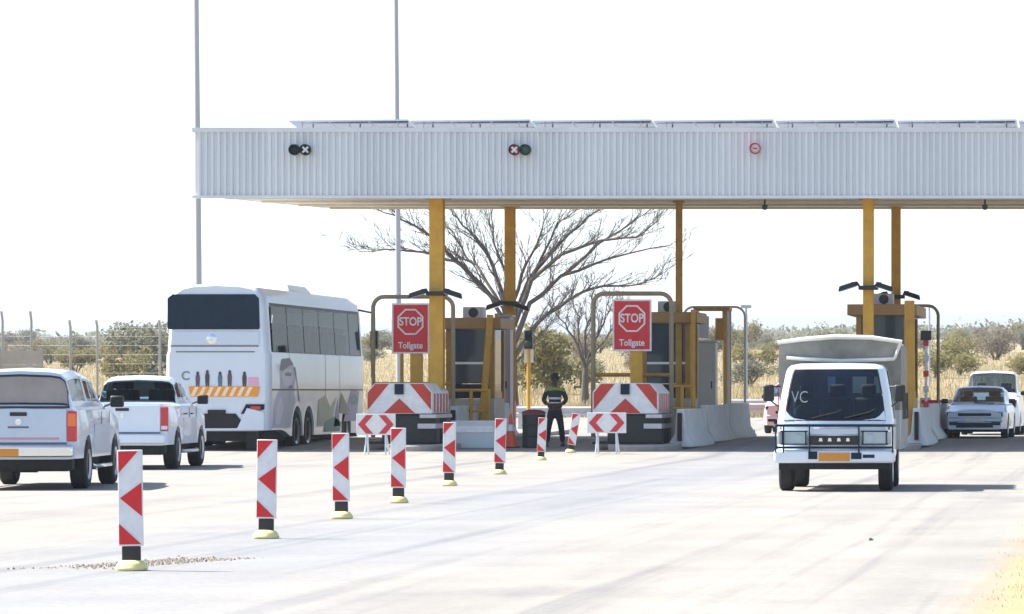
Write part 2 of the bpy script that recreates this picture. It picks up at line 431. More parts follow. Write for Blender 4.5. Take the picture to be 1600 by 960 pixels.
# haze: one closed box of thin even air
mb = MB(); mb.b(-6800, 3300, -150, 9650, -3, 260)
mh = bpy.data.materials.new('haze_air'); mh.use_nodes = True; nn = mh.node_tree; nn.nodes.clear()
pv = nn.nodes.new('ShaderNodeVolumePrincipled'); pv.inputs['Color'].default_value = (.84, .92, 1, 1); pv.inputs['Density'].default_value = .00015; pv.inputs['Anisotropy'].default_value = .2
ou = nn.nodes.new('ShaderNodeOutputMaterial'); nn.links.new(pv.outputs[0], ou.inputs['Volume'])
hz = mb.build('haze', mh); tag(hz, 'pale blue dry season haze over the plain', None, None, 'stuff')

# ------------------------------------------------------------------ toll canopy
CF, CB = 95.0, 110.0
xl, xr = X(305, CF), X(2120, CF)
zb, zt = Z(306, CF), Z(203, CF); SL = .42 / (CB - CF)     # soffit rises to the back
can = thing('toll_canopy', 'long pale blue corrugated toll plaza canopy on ochre steel columns', 'canopy', (0, 0, 0))
def corr(mb, p0, p1, z0a, z0b, z1, nrm, pitch=.158, dep=.042):
    p0 = Vector(p0); p1 = Vector(p1); L_ = (p1 - p0).length; n = int(L_ / pitch); d = (p1 - p0) / L_; nv = Vector(nrm); pts = []
    for k in range(n):
        s0 = k * pitch
        for fr, o in ((0, 0), (.42, 0), (.52, dep), (.90, dep)): pts.append((s0 + fr * pitch, o))
    pts.append((L_, 0))
    vs = []
    for s_, o in pts:
        q = p0 + d * s_ + nv * o; f = s_ / L_
        vs += [(q.x, q.y, lerp(z0a, z0b, f)), (q.x, q.y, z1)]
    mb.add(vs, [(2 * i, 2 * i + 2, 2 * i + 3, 2 * i + 1) for i in range(len(pts) - 1)])
mb = MB()
corr(mb, (xl, CF, 0), (xr, CF, 0), zb, zb, zt, (0, -1, 0))
corr(mb, (xl, CB, 0), (xl, CF, 0), zb + SL * 15, zb, zt, (-1, 0, 0))
corr(mb, (xr, CF, 0), (xr, CB, 0), zb, zb + SL * 15, zt, (1, 0, 0))
corr(mb, (xr, CB, 0), (xl, CB, 0), zb + SL * 15, zb + SL * 15, zt, (0, 1, 0))
mb.build('fascia', M_fascia, can, angle=20)
mb = MB(); mb.b(xl - .06, xr + .06, CF - .07, CF - .01, zt - .06, zt + .05); mb.b(xl - .06, xr + .06, CF - .06, CF - .015, zb - .07, zb + .004)
mb.b(xl - .07, xl - .01, CF - .01, CB, zt - .06, zt + .05); mb.build('edge_trim', M_fascia, can)
mb = MB(); mb.add([(xl + .02, CF + .02, zb + .01), (xr - .02, CF + .02, zb + .01), (xr - .02, CB - .02, zb + .01 + SL * 15), (xl + .02, CB - .02, zb + .01 + SL * 15),
                   (xl + .02, CF + .02, zb + .08), (xr - .02, CF + .02, zb + .08), (xr - .02, CB - .02, zb + .08 + SL * 15), (xl + .02, CB - .02, zb + .08 + SL * 15)],
                  [(3, 2, 1, 0), (4, 5, 6, 7), (0, 1, 5, 4), (1, 2, 6, 5), (2, 3, 7, 6), (3, 0, 4, 7)])
mb.build('soffit', M_soffit, can)
mb = MB(); mb.b(xl + .05, xr - .05, CF + .05, CB - .05, zt - .35, zt - .25); mb.build('roof_deck', M_galv, can)
# soffit joints
for fy in (2.0, 6.0, 10.5, 14.6):
    mb = MB(); mb.b(xl + .3, xr - .3, CF + fy - .09, CF + fy + .09, zb - .05 + SL * fy, zb + .004 + SL * fy); mb.build('soffit_beam', M_soffit, can)
COLS = [(683, 96.4, .34), (797, 106.5, .27), (1061, 101, .165), (1357, 96.6, .26), (1400, 106.0, .25), (1780, 96.6, .26), (1790, 106, .25)]
for px, d, wd in COLS:
    mb = MB(); x = X(px, d); z0 = terr(d); ztop = zb - .004 + SL * (d - CF)
    a, t = wd, wd * .1   # H section column, boxed flanges
    mb.b(x - a / 2, x + a / 2, d - a / 2, d - a / 2 + t, z0 + .02, ztop); mb.b(x - a / 2, x + a / 2, d + a / 2 - t, d + a / 2, z0 + .02, ztop)
    mb.b(x - a * .32, x + a * .32, d - a / 2 + t, d + a / 2 - t, z0 + .02, ztop)
    c = mb.build('column', M_ochre_d if px == 1061 else M_ochre, can)
    mb = MB(); mb.b(x - a * .9, x + a * .9, d - a * .9, d + a * .9, ztop - .05, ztop + .003); mb.build('cap_plate', M_ochre_d, c)
    mb = MB(); mb.b(x - a * .95, x + a * .95, d - a * .95, d + a * .95, z0 - .02, z0 + .035)
    for sx in (-1, 1):
        for sy in (-1, 1): mb.tube([(x + sx * a * .75, d + sy * a * .75, z0 + .035), (x + sx * a * .75, d + sy * a * .75, z0 + .08)], .02, 6)
    mb.build('base_plate', M_galv, c)
    if px == 797:
        mb = MB(); mb.b(x - a * .53, x + a * .53, d - a * .53, d + a * .53, z0 + .036, z0 + 1.0); mb.build('painted_foot', M_orange, c)

# lane signals on the fascia
def signal(px, py, kinds, label):
    d = CF - .06; root = thing('lane_signal', label, 'traffic light', (X(px, d), d, Z(py, d)), 0, 'lane signals on the canopy fascia')
    k = len(kinds); wd = .27 * k
    mb = MB(); mb.b(-.03, .03, -.10, .06, -.03, .03); mb.build('bracket', M_galv, root)
    for i, kd in enumerate(kinds):
        cx = (i - (k - 1) / 2) * .27
        mb = MB(); mb.lathe([(-.16, .125), (-.10, .13), (-.09, .0)], (cx, 0, 0), 'Y', 20)
        ringv = []; [ringv.append([Vector((cx + r_ * math.cos(t), y_, r_ * math.sin(t))) for t in np.linspace(0, 2 * math.pi, 21)[:-1]]) for r_, y_ in ((.132, -.10), (.132, -.24), (.138, -.24), (.138, -.10))]
        mb.add(sum(ringv, []), [(a * 20 + b, a * 20 + (b + 1) % 20, (a + 1) * 20 + (b + 1) % 20, (a + 1) * 20 + b) for a in range(3) for b in range(20)])
        h = mb.build('lamp_housing', M_black if kd != 'ring' else M_red, root)
        mb = MB(); mb.lathe([(-.172, .0), (-.17, .10), (-.162, .112)], (cx, 0, 0), 'Y', 20)
        mb.build('lens', {'dark': M_glass, 'cross': M_glass, 'red': M_redlens, 'green': M_green, 'ring': M_wht}[kd], h)
        if kd in ('cross', 'red'):
            mb = MB()
            for s_ in (1, -1):
                mb.box((cx, -.182 - .009 * (s_ > 0), 0), (.05, .008, .20), Matrix.Rotation(R(45 * s_), 3, 'Y'))
            mb.build('cross_mark', M_wht, h)
        if kd == 'ring':
            mb = MB(); mb.b(cx - .05, cx + .05, -.19, -.176, -.02, .02); mb.build('cross_mark', M_redlens, h)
signal(471, 235, ['dark', 'cross'], 'lane signal with a black lamp and a white cross, over the bus end')
signal(814, 235, ['red', 'green'], 'twin lane signal with red and dark green lamps')
signal(1181, 233, ['ring'], 'single red ringed lane signal on the fascia')
for px in (1195, 1539):
    d = CF + 2; root = thing('soffit_camera', 'small black camera under the soffit ' + ('between the thin ochre column and the truck' if px == 1195 else 'above the pale blue car'), 'camera', (X(px, d), d, zb + SL * 2 - .05), 0, 'cameras under the canopy soffit')
    mb = MB(); mb.tube([(0, 0, .0), (0, 0, -.14)], .025, 8); mb.build('stem', M_black, root)
    mb = MB(); mb.lathe([(-.27, .0), (-.25, .055), (-.19, .075), (-.14, .075), (-.135, .0)], (0, 0, 0), 'Z', 14); mb.build('dome', M_black, root)

# solar arrays on the roof
lab = ['end of the roof over the bus', 'roof behind the dark lamps', 'roof above the bare tree', 'roof above the second stop sign', 'roof above the thin column', 'roof above the truck', 'roof above the pale blue car']
for i in range(7):
    x0, x1 = X(452 + 190 * i, 97.5), X(452 + 190 * i + 187, 97.5); wd = x1 - x0
    root = thing('solar_array', 'tilted dark solar array on the ' + lab[i], 'solar panel', ((x0 + x1) / 2, 97.5, zt - .05), 0, 'solar arrays along the canopy roof')
    T = Matrix.Rotation(R(-5.5), 3, 'X') @ Matrix.Rotation(R(-.6), 3, 'Y')
    pw = wd / 3
    for k in range(3):
        mb = MB(); c = T @ Vector(((k - 1) * pw, .8, 0)) + Vector((0, 0, .44)); mb.box(c, (pw - .03, 1.7, .035), T); p = mb.build('panel', M_solar, root, bevel=.004)
        mb = MB()
        for sx in (-1, 1): mb.box(c + T @ Vector((sx * (pw / 2 - .02), 0, 0)), (.03, 1.72, .04), T)
        for sy in (-1, 1): mb.box(c + T @ Vector((0, sy * .86, 0)), (pw - .01, .03, .04), T)
        mb.build('panel_frame', M_alu, p)
    mb = MB()
    for k in (-1.2, 0, 1.2):
        mb.tube([(k * pw, .1, -.16), (k * pw, .1, .42)], .02, 6); mb.tube([(k * pw, 1.4, -.16), (k * pw, 1.4, .22)], .02, 6)
    for yy, zz in ((.15, .40), (1.4, .24)): mb.tube([(-wd / 2 + .05, yy, zz), (wd / 2 - .05, yy, zz)], .022, 6)
    mb.build('support_rail', M_galv, root)

# ------------------------------------------------------------------ light masts
for px, d, rr, lb in ((309, 128, .10, 'tall grey lamp mast rising at the end of the canopy'), (621, 132, .09, 'tall grey lamp mast behind the canopy and the first stop sign')):
    root = thing('lamp_mast', lb, 'light mast', (X(px + 3, d), d, terr(d)), 0, 'tall lamp masts behind the plaza')
    mb = MB(); mb.tube([(0, 0, 0), (-.06, 0, 8), (-.16, 0, 19)], [rr * 1.15, rr, rr * .75], 12); mb.build('pole', mat('mast_grey', (.42, .42, .44), .5, metal=.3), root)
    mb = MB(); mb.box((-.16, 0, 19.05), (1.7, .12, .10)); a = mb.build('cross_arm', M_galv, root)
    for s_ in (-1, 1):
        mb = MB(); mb.box((-.16 + s_ * .8, -.1, 18.95), (.55, .4, .14), taper=.7); mb.build('floodlight', M_galv, a)
    mb = MB(); mb.b(-.25, .25, -.25, .25, -.05, .06); mb.build('base_plate', M_galv, root)

# ------------------------------------------------------------------ traffic islands
def island(px0, px1, d0, d1, label):
    xa, xb = X(px0, d0), X(px1, d0); n = 16; ring = []
    wv = (xb - xa) / 2; cx = (xa + xb) / 2
    for k in range(n + 1):
        a = math.pi + math.pi * k / n; ring.append((cx + wv * math.cos(a), d0 + wv * 1.4 + wv * 1.4 * math.sin(a)))
    ring += [(xb, d1), (xa, d1)]
    vs = [(x, y, terr(y) + .004) for x, y in ring] + [(x, y, terr(y) + .15) for x, y in ring]; m = len(ring)
    mb = MB(); mb.add(vs, [tuple(range(m, 2 * m))] + [(i, (i + 1) % m, m + (i + 1) % m, m + i) for i in range(m)])
    return tag(mb.build('traffic_island', M_kerb, bevel=.03), label, None, None, 'structure')
island(588, 700, 93.5, 114, 'grey kerbed island of the first booth')
island(940, 1052, 93.5, 114, 'grey kerbed island of the second booth')
island(1330, 1430, 93.5, 114, 'grey kerbed island behind the truck')

# ------------------------------------------------------------------ impact cushions with chevron noses
def cushion(px, d, label, tilt=1):
    root = thing('impact_cushion', label, 'crash cushion', (X(px, d), d, terr(d) + .15), 0, 'chevron fronted impact cushions at the islands')
    wd, z0, z1 = 1.62, .74, 1.5
    h = wd / 2
    mb = MB(); mb.prism([(-h, z0), (h, z0), (h, z1 - .22), (h - .2, z1), (-h + .2, z1), (-h, z1 - .22)], 0, 2.3); mb.build('nose_box', M_wht, root, bevel=.03)
    # front chevron: red shoulders, white inverted V, red foot
    mb = MB(); y0, y1 = -.012, -.002
    mb.prism([(-h + .03, z0 + .10), (-h + .03, z1 - .24), (-h + .21, z1 - .02), (-.26, z1 - .02)], y0, y1)
    mb.prism([(h - .03, z0 + .10), (.26, z1 - .02), (h - .21, z1 - .02), (h - .03, z1 - .24)], y0, y1)
    mb.prism([(-.38, z0 + .02), (.38, z0 + .02), (0, z0 + .38)], y0, y1)
    mb.build('chevron', mat('chevron_red', (.46, .035, .02), .5, var=.12, scale=5), root)
    mb = MB(); mb.b(-.11, .11, -.05, -.013, z1 - .28, z1 - .02); mb.build('beacon', M_navy, root)
    for k in range(5):
        y = .25 + k * .42
        mb = MB(); mb.b(h + .002, h + .008, y, y + .17, z0 + .04, z1 - .26); mb.build('side_stripe', M_rw, root)
    for k in range(3):
        mb = MB(); mb.b(-h + .35, h + .06, .12 + k * .74, .12 + k * .74 + .66, .0, z0 - .01); mb.build('energy_cell', M_barrel if k != 1 else M_dark, root, bevel=.04)
    mb = MB(); mb.b(h - .3, h + .10, -.06, 2.2, z0 - .10, z0 - .012); mb.b(h - .35, h + .09, -.05, 2.2, z0 - .36, z0 - .24); mb.build('side_rail', M_galv, root)
    mb = MB(); mb.b(-h, h, -.03, 2.28, .002, .05); mb.build('skid', M_dark, root)
    return root
cushion(624, 94.6, 'chevron impact cushion below the first stop sign, beside the bus')
cushion(977, 94.6, 'chevron impact cushion below the second stop sign, beside the standing guard')

# small double arrow boards
def arrow_board(px, py0, py1, d, label):
    wd = 61 * d / FPX; z0, z1 = Z(py1, d) - terr(d), Z(py0, d) - terr(d); h = (z1 - z0); zc = (z0 + z1) / 2
    root = thing('arrow_board', label, 'road sign', (X(px, d), d, terr(d)), 0, 'small double arrow boards on stands')
    mb = MB(); mb.b(-wd / 2, wd / 2, -.01, .02, z0, z1); mb.build('panel', M_wht, root, bevel=.006)
    mb = MB()
    for s_ in (-1, 1):
        t, a = .17, .05; e = h / 2 - .03
        mb.prism([(s_ * (wd / 2 - .04), zc), (s_ * (wd / 2 - .04 - .19), zc + e), (s_ * (wd / 2 - .04 - .19 - t), zc + e), (s_ * (wd / 2 - .04 - t), zc), (s_ * (wd / 2 - .04 - .19 - t), zc - e), (s_ * (wd / 2 - .04 - .19), zc - e)], -.016, -.011)
    mb.build('arrow_marks', M_rw, root)
    for s_ in (-1, 1):
        mb = MB(); mb.tube([(s_ * .22, .05, z0 + .1), (s_ * .25, -.10, .02)], .022, 6); mb.build('leg', M_alu, root)
        mb = MB(); mb.tube([(s_ * .22, .05, z0 + .1), (s_ * .25, .35, .02)], .022, 6); mb.build('leg', M_alu, root)
arrow_board(587.5, 647, 680, 91.5, 'double arrow board in front of the impact cushion beside the bus')
arrow_board(948, 645, 677, 92, 'double arrow board on short white legs beside the standing guard')

# ------------------------------------------------------------------ STOP signs
def stop_sign(px0, px1, py0, py1, d, label, postx):
    wd = (px1 - px0) * d / FPX; hh = (py1 - py0) * d / FPX; cx = X((px0 + px1) / 2, d); zc = Z((py0 + py1) / 2, d) - terr(d) - .15
    root = thing('stop_sign', label, 'stop sign', (cx, d, terr(d) + .15), 0, 'red stop tollgate signs')
    mb = MB(); mb.b(-wd / 2, wd / 2, 0, .03, zc - hh / 2, zc + hh / 2); mb.build('white_border', M_wht, root, bevel=.008)
    mb = MB(); b = .045; mb.b(-wd / 2 + b, wd / 2 - b, -.008, -.002, zc - hh / 2 + b, zc + hh / 2 - b); mb.build('red_panel', M_red, root)
    zo = zc + hh * .13; r = wd * .37
    mb = MB(); n = 8; pts = []
    for k in range(n):
        a = 2 * math.pi * (k + .5) / n; pts.append((math.cos(a), math.sin(a)))
    for k in range(n):
        (a0, b0), (a1, b1) = pts[k], pts[(k + 1) % n]
        mb.prism([(a0 * r, zo + b0 * r), (a1 * r, zo + b1 * r), (a1 * r * .88, zo + b1 * r * .88), (a0 * r * .88, zo + b0 * r * .88)], -.014, -.009)
    mb.build('octagon_outline', M_wht, root)
    text('STOP', wd * .31, M_wht, 'lettering', root, (0, -.014, zo), bold=.006, sx=.80)
    text('Tollgate', wd * .235, M_wht, 'lettering', root, (0, -.014, zc - hh * .34), bold=.004, sx=.85)
    mb = MB(); px_ = postx * d / FPX
    mb.b(px_ - .15, px_ + .15, .05, .2, .0, zc - hh / 2 + .3); mb.build('post', M_ochre, root)
    mb = MB(); mb.b(-wd / 2 + .05, wd / 2 - .05, .032, .05, zc - .25, zc - .18); mb.b(-wd / 2 + .05, wd / 2 - .05, .032, .05, zc + .18, zc + .25); mb.build('back_brace', M_galv, root)
stop_sign(612, 671, 474, 553, 97.6, 'stop tollgate sign beside the thick ochre column next to the bus', 8)
stop_sign(957, 1018, 468, 549, 97.6, 'stop tollgate sign between the standing guard and the second booth', 6)

# tube frames standing over the islands
def tube_frame(px0, px1, pytop, pybot, d, r, m, label):
    x0, x1 = X(px0, d), X(px1, d); cx = (x0 + x1) / 2; hw = (x1 - x0) / 2; H = Z(pytop, d) - terr(d) - .15; rc = .28
    root = thing('tube_frame', label, 'frame', (cx, d, terr(d) + .15), 0, 'bent tube frames over the islands')
    pts = [(-hw, 0, 0), (-hw, 0, H - rc)] + [(-hw + rc - rc * math.cos(a), 0, H - rc + rc * math.sin(a)) for a in np.linspace(.2, math.pi / 2, 6)]
    pts += [(hw - rc + rc * math.sin(a), 0, H - rc + rc * math.cos(a)) for a in np.linspace(0, math.pi / 2 - .2, 6)] + [(hw, 0, H - rc), (hw, 0, 0)]
    mb = MB(); mb.tube(pts, r, 10); mb.build('tube_hoop', m, root)
    zc = Z(pybot, d) - terr(d) - .15
    mb = MB(); mb.tube([(-hw, 0, zc), (hw, 0, zc)], r * .8, 8); mb.build('cross_bar', M_ochre_d, root)
    for s_ in (-1, 1):
        mb = MB(); mb.box((s_ * hw, 0, .02), (.24, .24, .04)); mb.build('foot_plate', M_galv, root)
M_tube = mat('frame_paint', (.33, .27, .17), .5, c2=(.25, .2, .13), scale=3)
tube_frame(583, 708, 464, 600, 98.2, .055, M_tube, 'tube frame round the stop sign next to the bus')
tube_frame(927, 1049, 459, 586, 98.2, .06, M_tube, 'tube frame round the stop sign by the second booth')
tube_frame(1068, 1164, 480, 640, 108, .035, mat('frame_grey', (.45, .44, .42), .5), 'thin grey tube frame behind the second booth')
tube_frame(1375, 1466, 478, 640, 104, .045, M_tube, 'tube frame beside the booth behind the truck')

# ------------------------------------------------------------------ floodlights / lamp arms on columns
def flood(px, py, d, arms, label):
    root = thing('column_lamp', label, 'lamp', (X(px, d), d, Z(py, d)), 0, 'lamps clamped to the columns')
    mb = MB(); mb.b(-.24, .24, -.22, .22, -.05, .05); mb.build('clamp', M_black, root, bevel=.01)
    for dx, dz in arms:
        s_ = 1 if dx > 0 else -1
        mb = MB(); mb.tube([(s_ * .2, -.1, 0), (dx * .55, -.25, dz + .10), (dx * .8, -.3, dz + .08)], .028, 8); a = mb.build('arm', M_black, root)
        mb = MB(); M_ = Matrix.Rotation(R(18 * s_), 3, 'Y'); mb.box((dx, -.32, dz), (.52, .26, .12), M_, .75); h = mb.build('lamp_head', M_black, a, bevel=.02)
        mb = MB(); mb.box((dx, -.32, dz - .07), (.44, .2, .012), M_); mb.build('lamp_glass', M_clear, h)
flood(683, 459, 96.1, [(-.42, 0), (.45, 0)], 'black twin lamp clamped to the thick column beside the first stop sign')
flood(797, 474, 106.2, [(-.38, -.06), (.36, -.10)], 'black twin lamp clamped to the column in front of the bare tree')
flood(1357, 450, 96.3, [(-.5, 0.03), (.42, .02)], 'dark green black twin lamp on the column above the truck')
flood(1400, 464, 105.7, [(-.45, .02), (.46, .04)], 'black twin lamp on the second column above the truck')

# ------------------------------------------------------------------ booths
def booth(px0, px1, d, depth, pytop, label, gl=(0.0, .7)):
    x0, x1 = X(px0, d), X(px1, d); wd = x1 - x0; H = Z(pytop, d) - terr(d) - .15
    root = thing('toll_booth', label, 'toll booth', ((x0 + x1) / 2, d, terr(d) + .15), 0, 'toll booths on the islands')
    h = wd / 2
    mb = MB(); mb.b(-h, h, 0, depth, 0, .95); mb.build('base_wall', M_booth, root, bevel=.01)
    for sx in (-1, 1):
        for y in (.07, depth - .07):
            mb = MB(); mb.box((sx * (h - .06), y, (.95 + H - .3) / 2), (.13, .15, H - .3 - .95 + 0) if False else (.13, .15, H - 1.26)); o = mb.build('corner_post', M_ochre_d, root); o.location.z = .0; o.data.transform(Matrix.Translation((0, 0, .0)))
    mb = MB(); mb.b(-h - .22, h + .22, -.3, depth + .25, H - .29, H); mb.build('roof', mat('booth_roof', (.34, .19, .07), .6, var=.1, scale=3), root, bevel=.02)
    mb = MB(); mb.b(-h + .13, h - .13, .03, .06, 1.35, H - .3); g = mb.build('front_window', mat('booth_glass', (.03, .055, .085), .08, spec=.6), root)
    mb = MB(); mb.b(-h + .13, h - .13, .0, .028, 1.86, 1.92); mb.build('window_bar', M_alu, g)
    mb = MB(); mb.b(-h + .13, h - .13, .02, .07, .96, 1.34); mb.build('front_panel', M_navy, root)
    for sx in (-1, 1):
        mb = MB(); mb.b(sx * (h - .045) - .012, sx * (h - .045) + .012, .2, depth - .2, 1.15, H - .3); mb.build('side_window', M_glass, root)
        mb = MB(); mb.b(sx * (h - .05) - .02, sx * (h - .05) + .02, .15, depth - .15, .951, 1.149); mb.build('sill', M_ochre, root)
    mb = MB(); mb.b(-.28, .24, .5, 1.1, H + .001, H + .30); a = mb.build('air_conditioner', M_cab, root, bevel=.02)
    mb = MB(); mb.lathe([(-.012, .0), (-.01, .13), (-.002, .13)], (0, .5, H + .15), 'Y', 16); mb.build('fan_grille', M_black, a)
    return root
booth(697, 772, 101, 1.7, 497, 'first toll booth with dark blue window, behind the thick ochre column')
booth(1003, 1078, 101, 1.8, 488, 'second toll booth with ochre frame, behind the stop sign')
booth(1338, 1420, 101, 4.2, 476, 'third toll booth rising behind the box truck')

def safety_rail(px0, px1, d, ztop, label):
    x0, x1 = X(px0, d), X(px1, d); h = (x1 - x0) / 2
    root = thing('safety_rail', label, 'railing', ((x0 + x1) / 2, d, terr(d) + .15), 0, 'ochre safety rails at the booths')
    for x in (-h, 0, h):
        mb = MB(); mb.tube([(x, 0, 0), (x, 0, ztop)], .045, 8); mb.build('upright', M_ochre, root)
    for z in (ztop * .55, ztop - .03):
        mb = MB(); mb.tube([(-h, -.0, z), (h, 0, z)], .038, 8); mb.build('rail_bar', M_ochre, root)
safety_rail(628, 672, 99.5, 2.3, 'ochre safety rail under the first stop sign')
safety_rail(1048, 1084, 99.4, 1.35, 'ochre safety rail in front of the second booth')
safety_rail(708, 764, 99.2, 1.25, 'ochre safety rail in front of the first booth')

# service cabinets at booths
def cabinet(px0, px1, py0, d, label, m=M_cab):
    x0, x1 = X(px0, d), X(px1, d); H = Z(py0, d) - terr(d) - .15; h = (x1 - x0) / 2
    root = thing('service_cabinet', label, 'cabinet', ((x0 + x1) / 2, d, terr(d) + .15), 0, 'tall service cabinets at the booths')
    mb = MB(); mb.b(-h, h, 0, .55, 0, H - .06); mb.build('body', m, root, bevel=.012)
    mb = MB(); mb.b(-h - .05, h + .06, -.06, .62, H - .058, H); mb.build('lid', m, root, bevel=.01)
    mb = MB(); mb.b(-h + .05, h - .05, -.018, -.002, .3, H - .2); dr = mb.build('door', m, root, bevel=.006)
    mb = MB(); mb.b(h - .12, h - .09, -.04, -.02, 1.2, 1.4); mb.build('handle', M_black, dr)
cabinet(778, 797, 492, 105.4, 'tall narrow mauve grey cabinet between the first booth and an ochre column', mat('cabinet_mauve', (.42, .39, .45), .55, var=.06, scale=3))
cabinet(1091, 1118, 532, 104.5, 'tall pale cabinet beside the second booth, behind the concrete barriers', mat('cabinet_pale', (.55, .57, .55), .5, var=.05, scale=3))
# raking and upright ochre posts beside the booths
def ochre_post(px, pyt, pxb, d, r, label):
    root = tag(MB().tube([(0, 0, 0), (X(px, d) - X(pxb, d), .0, Z(pyt, d) - terr(d) - .15)], r, 8).build('ochre_post', M_ochre), label, 'post', 'ochre posts around the booths')
    root.location = (X(pxb, d), d, terr(d) + .15)
    return root
ochre_post(766, 492, 752, 100.5, .09, 'leaning ochre post at the corner of the first booth')
ochre_post(776, 490, 776, 104, .06, 'upright ochre post beside the mauve cabinet')
ochre_post(1083, 484, 1083, 100.6, .065, 'ochre post at the corner of the second booth')
ochre_post(1134, 486, 1136, 106.5, .10, 'ochre post behind the pale cabinet')
ochre_post(1421, 470, 1423, 98, .13, 'thick ochre post standing by the tarp of the truck')
# canopy-level gantry box at the second booth: dark service frame on posts
fr = thing('equipment_frame', 'open dark frame with small screens beside the second booth', 'frame', (X(1112, 106), 106, terr(106) + .15))
Hf = Z(486, 106) - terr(106) - .15
mb = MB()
for x in (-.45, .45):
    for y in (0, .6): mb.b(x - .03, x + .03, y - .03, y + .03, 0, Hf)
mb.build('uprights', M_galv, fr)
mb = MB(); mb.b(-.5, .5, -.05, .65, Hf + .001, Hf + .1); mb.build('top_board', M_ochre_d, fr)
mb = MB(); mb.b(-.35, -.08, -.02, .06, Hf - .75, Hf - .15); mb.build('screen', M_cab, fr, bevel=.01)
mb = MB(); mb.b(.1, .34, -.02, .06, Hf - .8, Hf - .2); mb.build('screen', M_ochre_d, fr, bevel=.01)
# traffic signal post between the booths
ts = thing('signal_post', 'slim ochre traffic signal post beside the standing guard', 'traffic light', (X(826, 112), 112, terr(112)))
Hs = Z(516, 112) - terr(112)
mb = MB(); mb.tube([(0, 0, 0), (0, 0, Hs - .5)], .055, 10); mb.build('post', M_ochre, ts)
mb = MB(); mb.b(-.12, .12, -.09, .09, Hs - .55, Hs); hd = mb.build('signal_head', M_black, ts, bevel=.02)
mb = MB(); mb.b(-.13, .13, -.02, .04, Hs - .95, Hs - .56); mb.build('backing_board', M_wht, ts)
for k, mm in enumerate((M_glass, M_green)):
    mb = MB(); mb.lathe([(-.125, .0), (-.12, .08), (-.10, .09)], (0, 0, Hs - .15 - .25 * k), 'Y', 14); mb.build('lens', mm, hd)
mb = MB(); mb.b(-.2, .2, -.2, .2, -.02, .03); mb.build('base_plate', M_galv, ts)
# ticket post with red plates behind the truck
tp = thing('marker_post', 'narrow red and white marker post between the third booth and the tube frame', 'marker post', (X(1447, 100), 100, terr(100) + .15 - .15))
mb = MB(); mb.tube([(0, 0, 0), (0, 0, 2.9)], .035, 8); mb.build('post', M_galv, tp)
for k in range(5):
    mb = MB(); mb.b(-.07, .07, -.06, -.036, .9 + k * .4, 1.06 + k * .4); mb.build('reflector', M_rw if k % 2 == 0 else M_galv, tp)
mb = MB(); mb.b(-.14, .14, -.12, -.07, 2.65, 2.9); mb.build('plate', M_black, tp)

# ------------------------------------------------------------------ concrete barriers
JP = [(-.30, .0), (.30, .0), (.30, .08), (.14, .33), (.09, .95), (-.09, .95), (-.14, .33), (-.30, .08)]
def barrier_proto(L_):
    mb = MB(); mb.prism(JP, -L_ / 2, L_ / 2); return mb
def barriers(p0, p1, n, labels, grp):
    p0 = Vector(p0); p1 = Vector(p1); L_ = (p1 - p0).length / n; d = (p1 - p0).normalized(); rz = math.degrees(math.atan2(-d.x, d.y)); first = None
    for k in range(n):
        c = p0 + (p1 - p0) * ((k + .5) / n); c.z = terr(c.y) + .004
        if first is None:
            first = thing('concrete_barrier', labels[k], 'barrier', c, rz, grp)
            mb = barrier_proto(L_ - .14); mb.build('barrier_body', M_conc, first, bevel=.02)
            for s_ in (-1, 1):
                mb = MB(); mb.b(-.05, .05, s_ * L_ / 2 - .065, s_ * L_ / 2 + .065, .15, .85); mb.build('joint_pin', M_dark, first)
            mb = MB(); mb.b(.155, .175, -.4, .4, .18, .26); mb.build('drain_slot', M_dark, first)
        else: dup(first, c, rz, labels[k])
barriers((X(1062, 95.2), 95.2, 0), (X(1166, 106), 106, 0), 3, ['concrete barrier beside the chevron cushion of the second booth', 'middle concrete barrier of the row beside the second booth', 'concrete barrier at the guard rail end of the row'], 'concrete barriers along the second island')
barriers((X(708, 97.5), 97.5, 0), (X(796, 106), 106, 0), 2, ['weathered concrete barrier behind the first chevron cushion', 'weathered concrete barrier by the orange foot of a column'], 'concrete barriers along the first island')
barriers((X(1432, 96), 96, 0), (X(1476, 108), 108, 0), 3, ['concrete barrier beside the rear of the truck', 'concrete barrier between truck and pale blue car', 'concrete barrier at the bumper of the pale blue car'], 'concrete barriers along the third island')
# broad water-filled barrier seen between the cushion and the column
wb = thing('plastic_barrier', 'pale plastic road barrier between the delineators and the first booth', 'barrier', (X(742, 95.5), 95.5, terr(95.5)))
mb = MB(); mb.prism([(-.62, .0), (.62, .0), (.62, .12), (.58, .7), (-.58, .7), (-.62, .12)], -.18, .18); mb.build('shell', mat('plastic_pale', (.45, .56, .58), .5, c2=(.52, .50, .50), scale=2), wb, bevel=.03)
mb = MB(); mb.b(-.5, .5, -.20, -.182, .40, .56); mb.build('rib', M_wht, wb, bevel=.01)

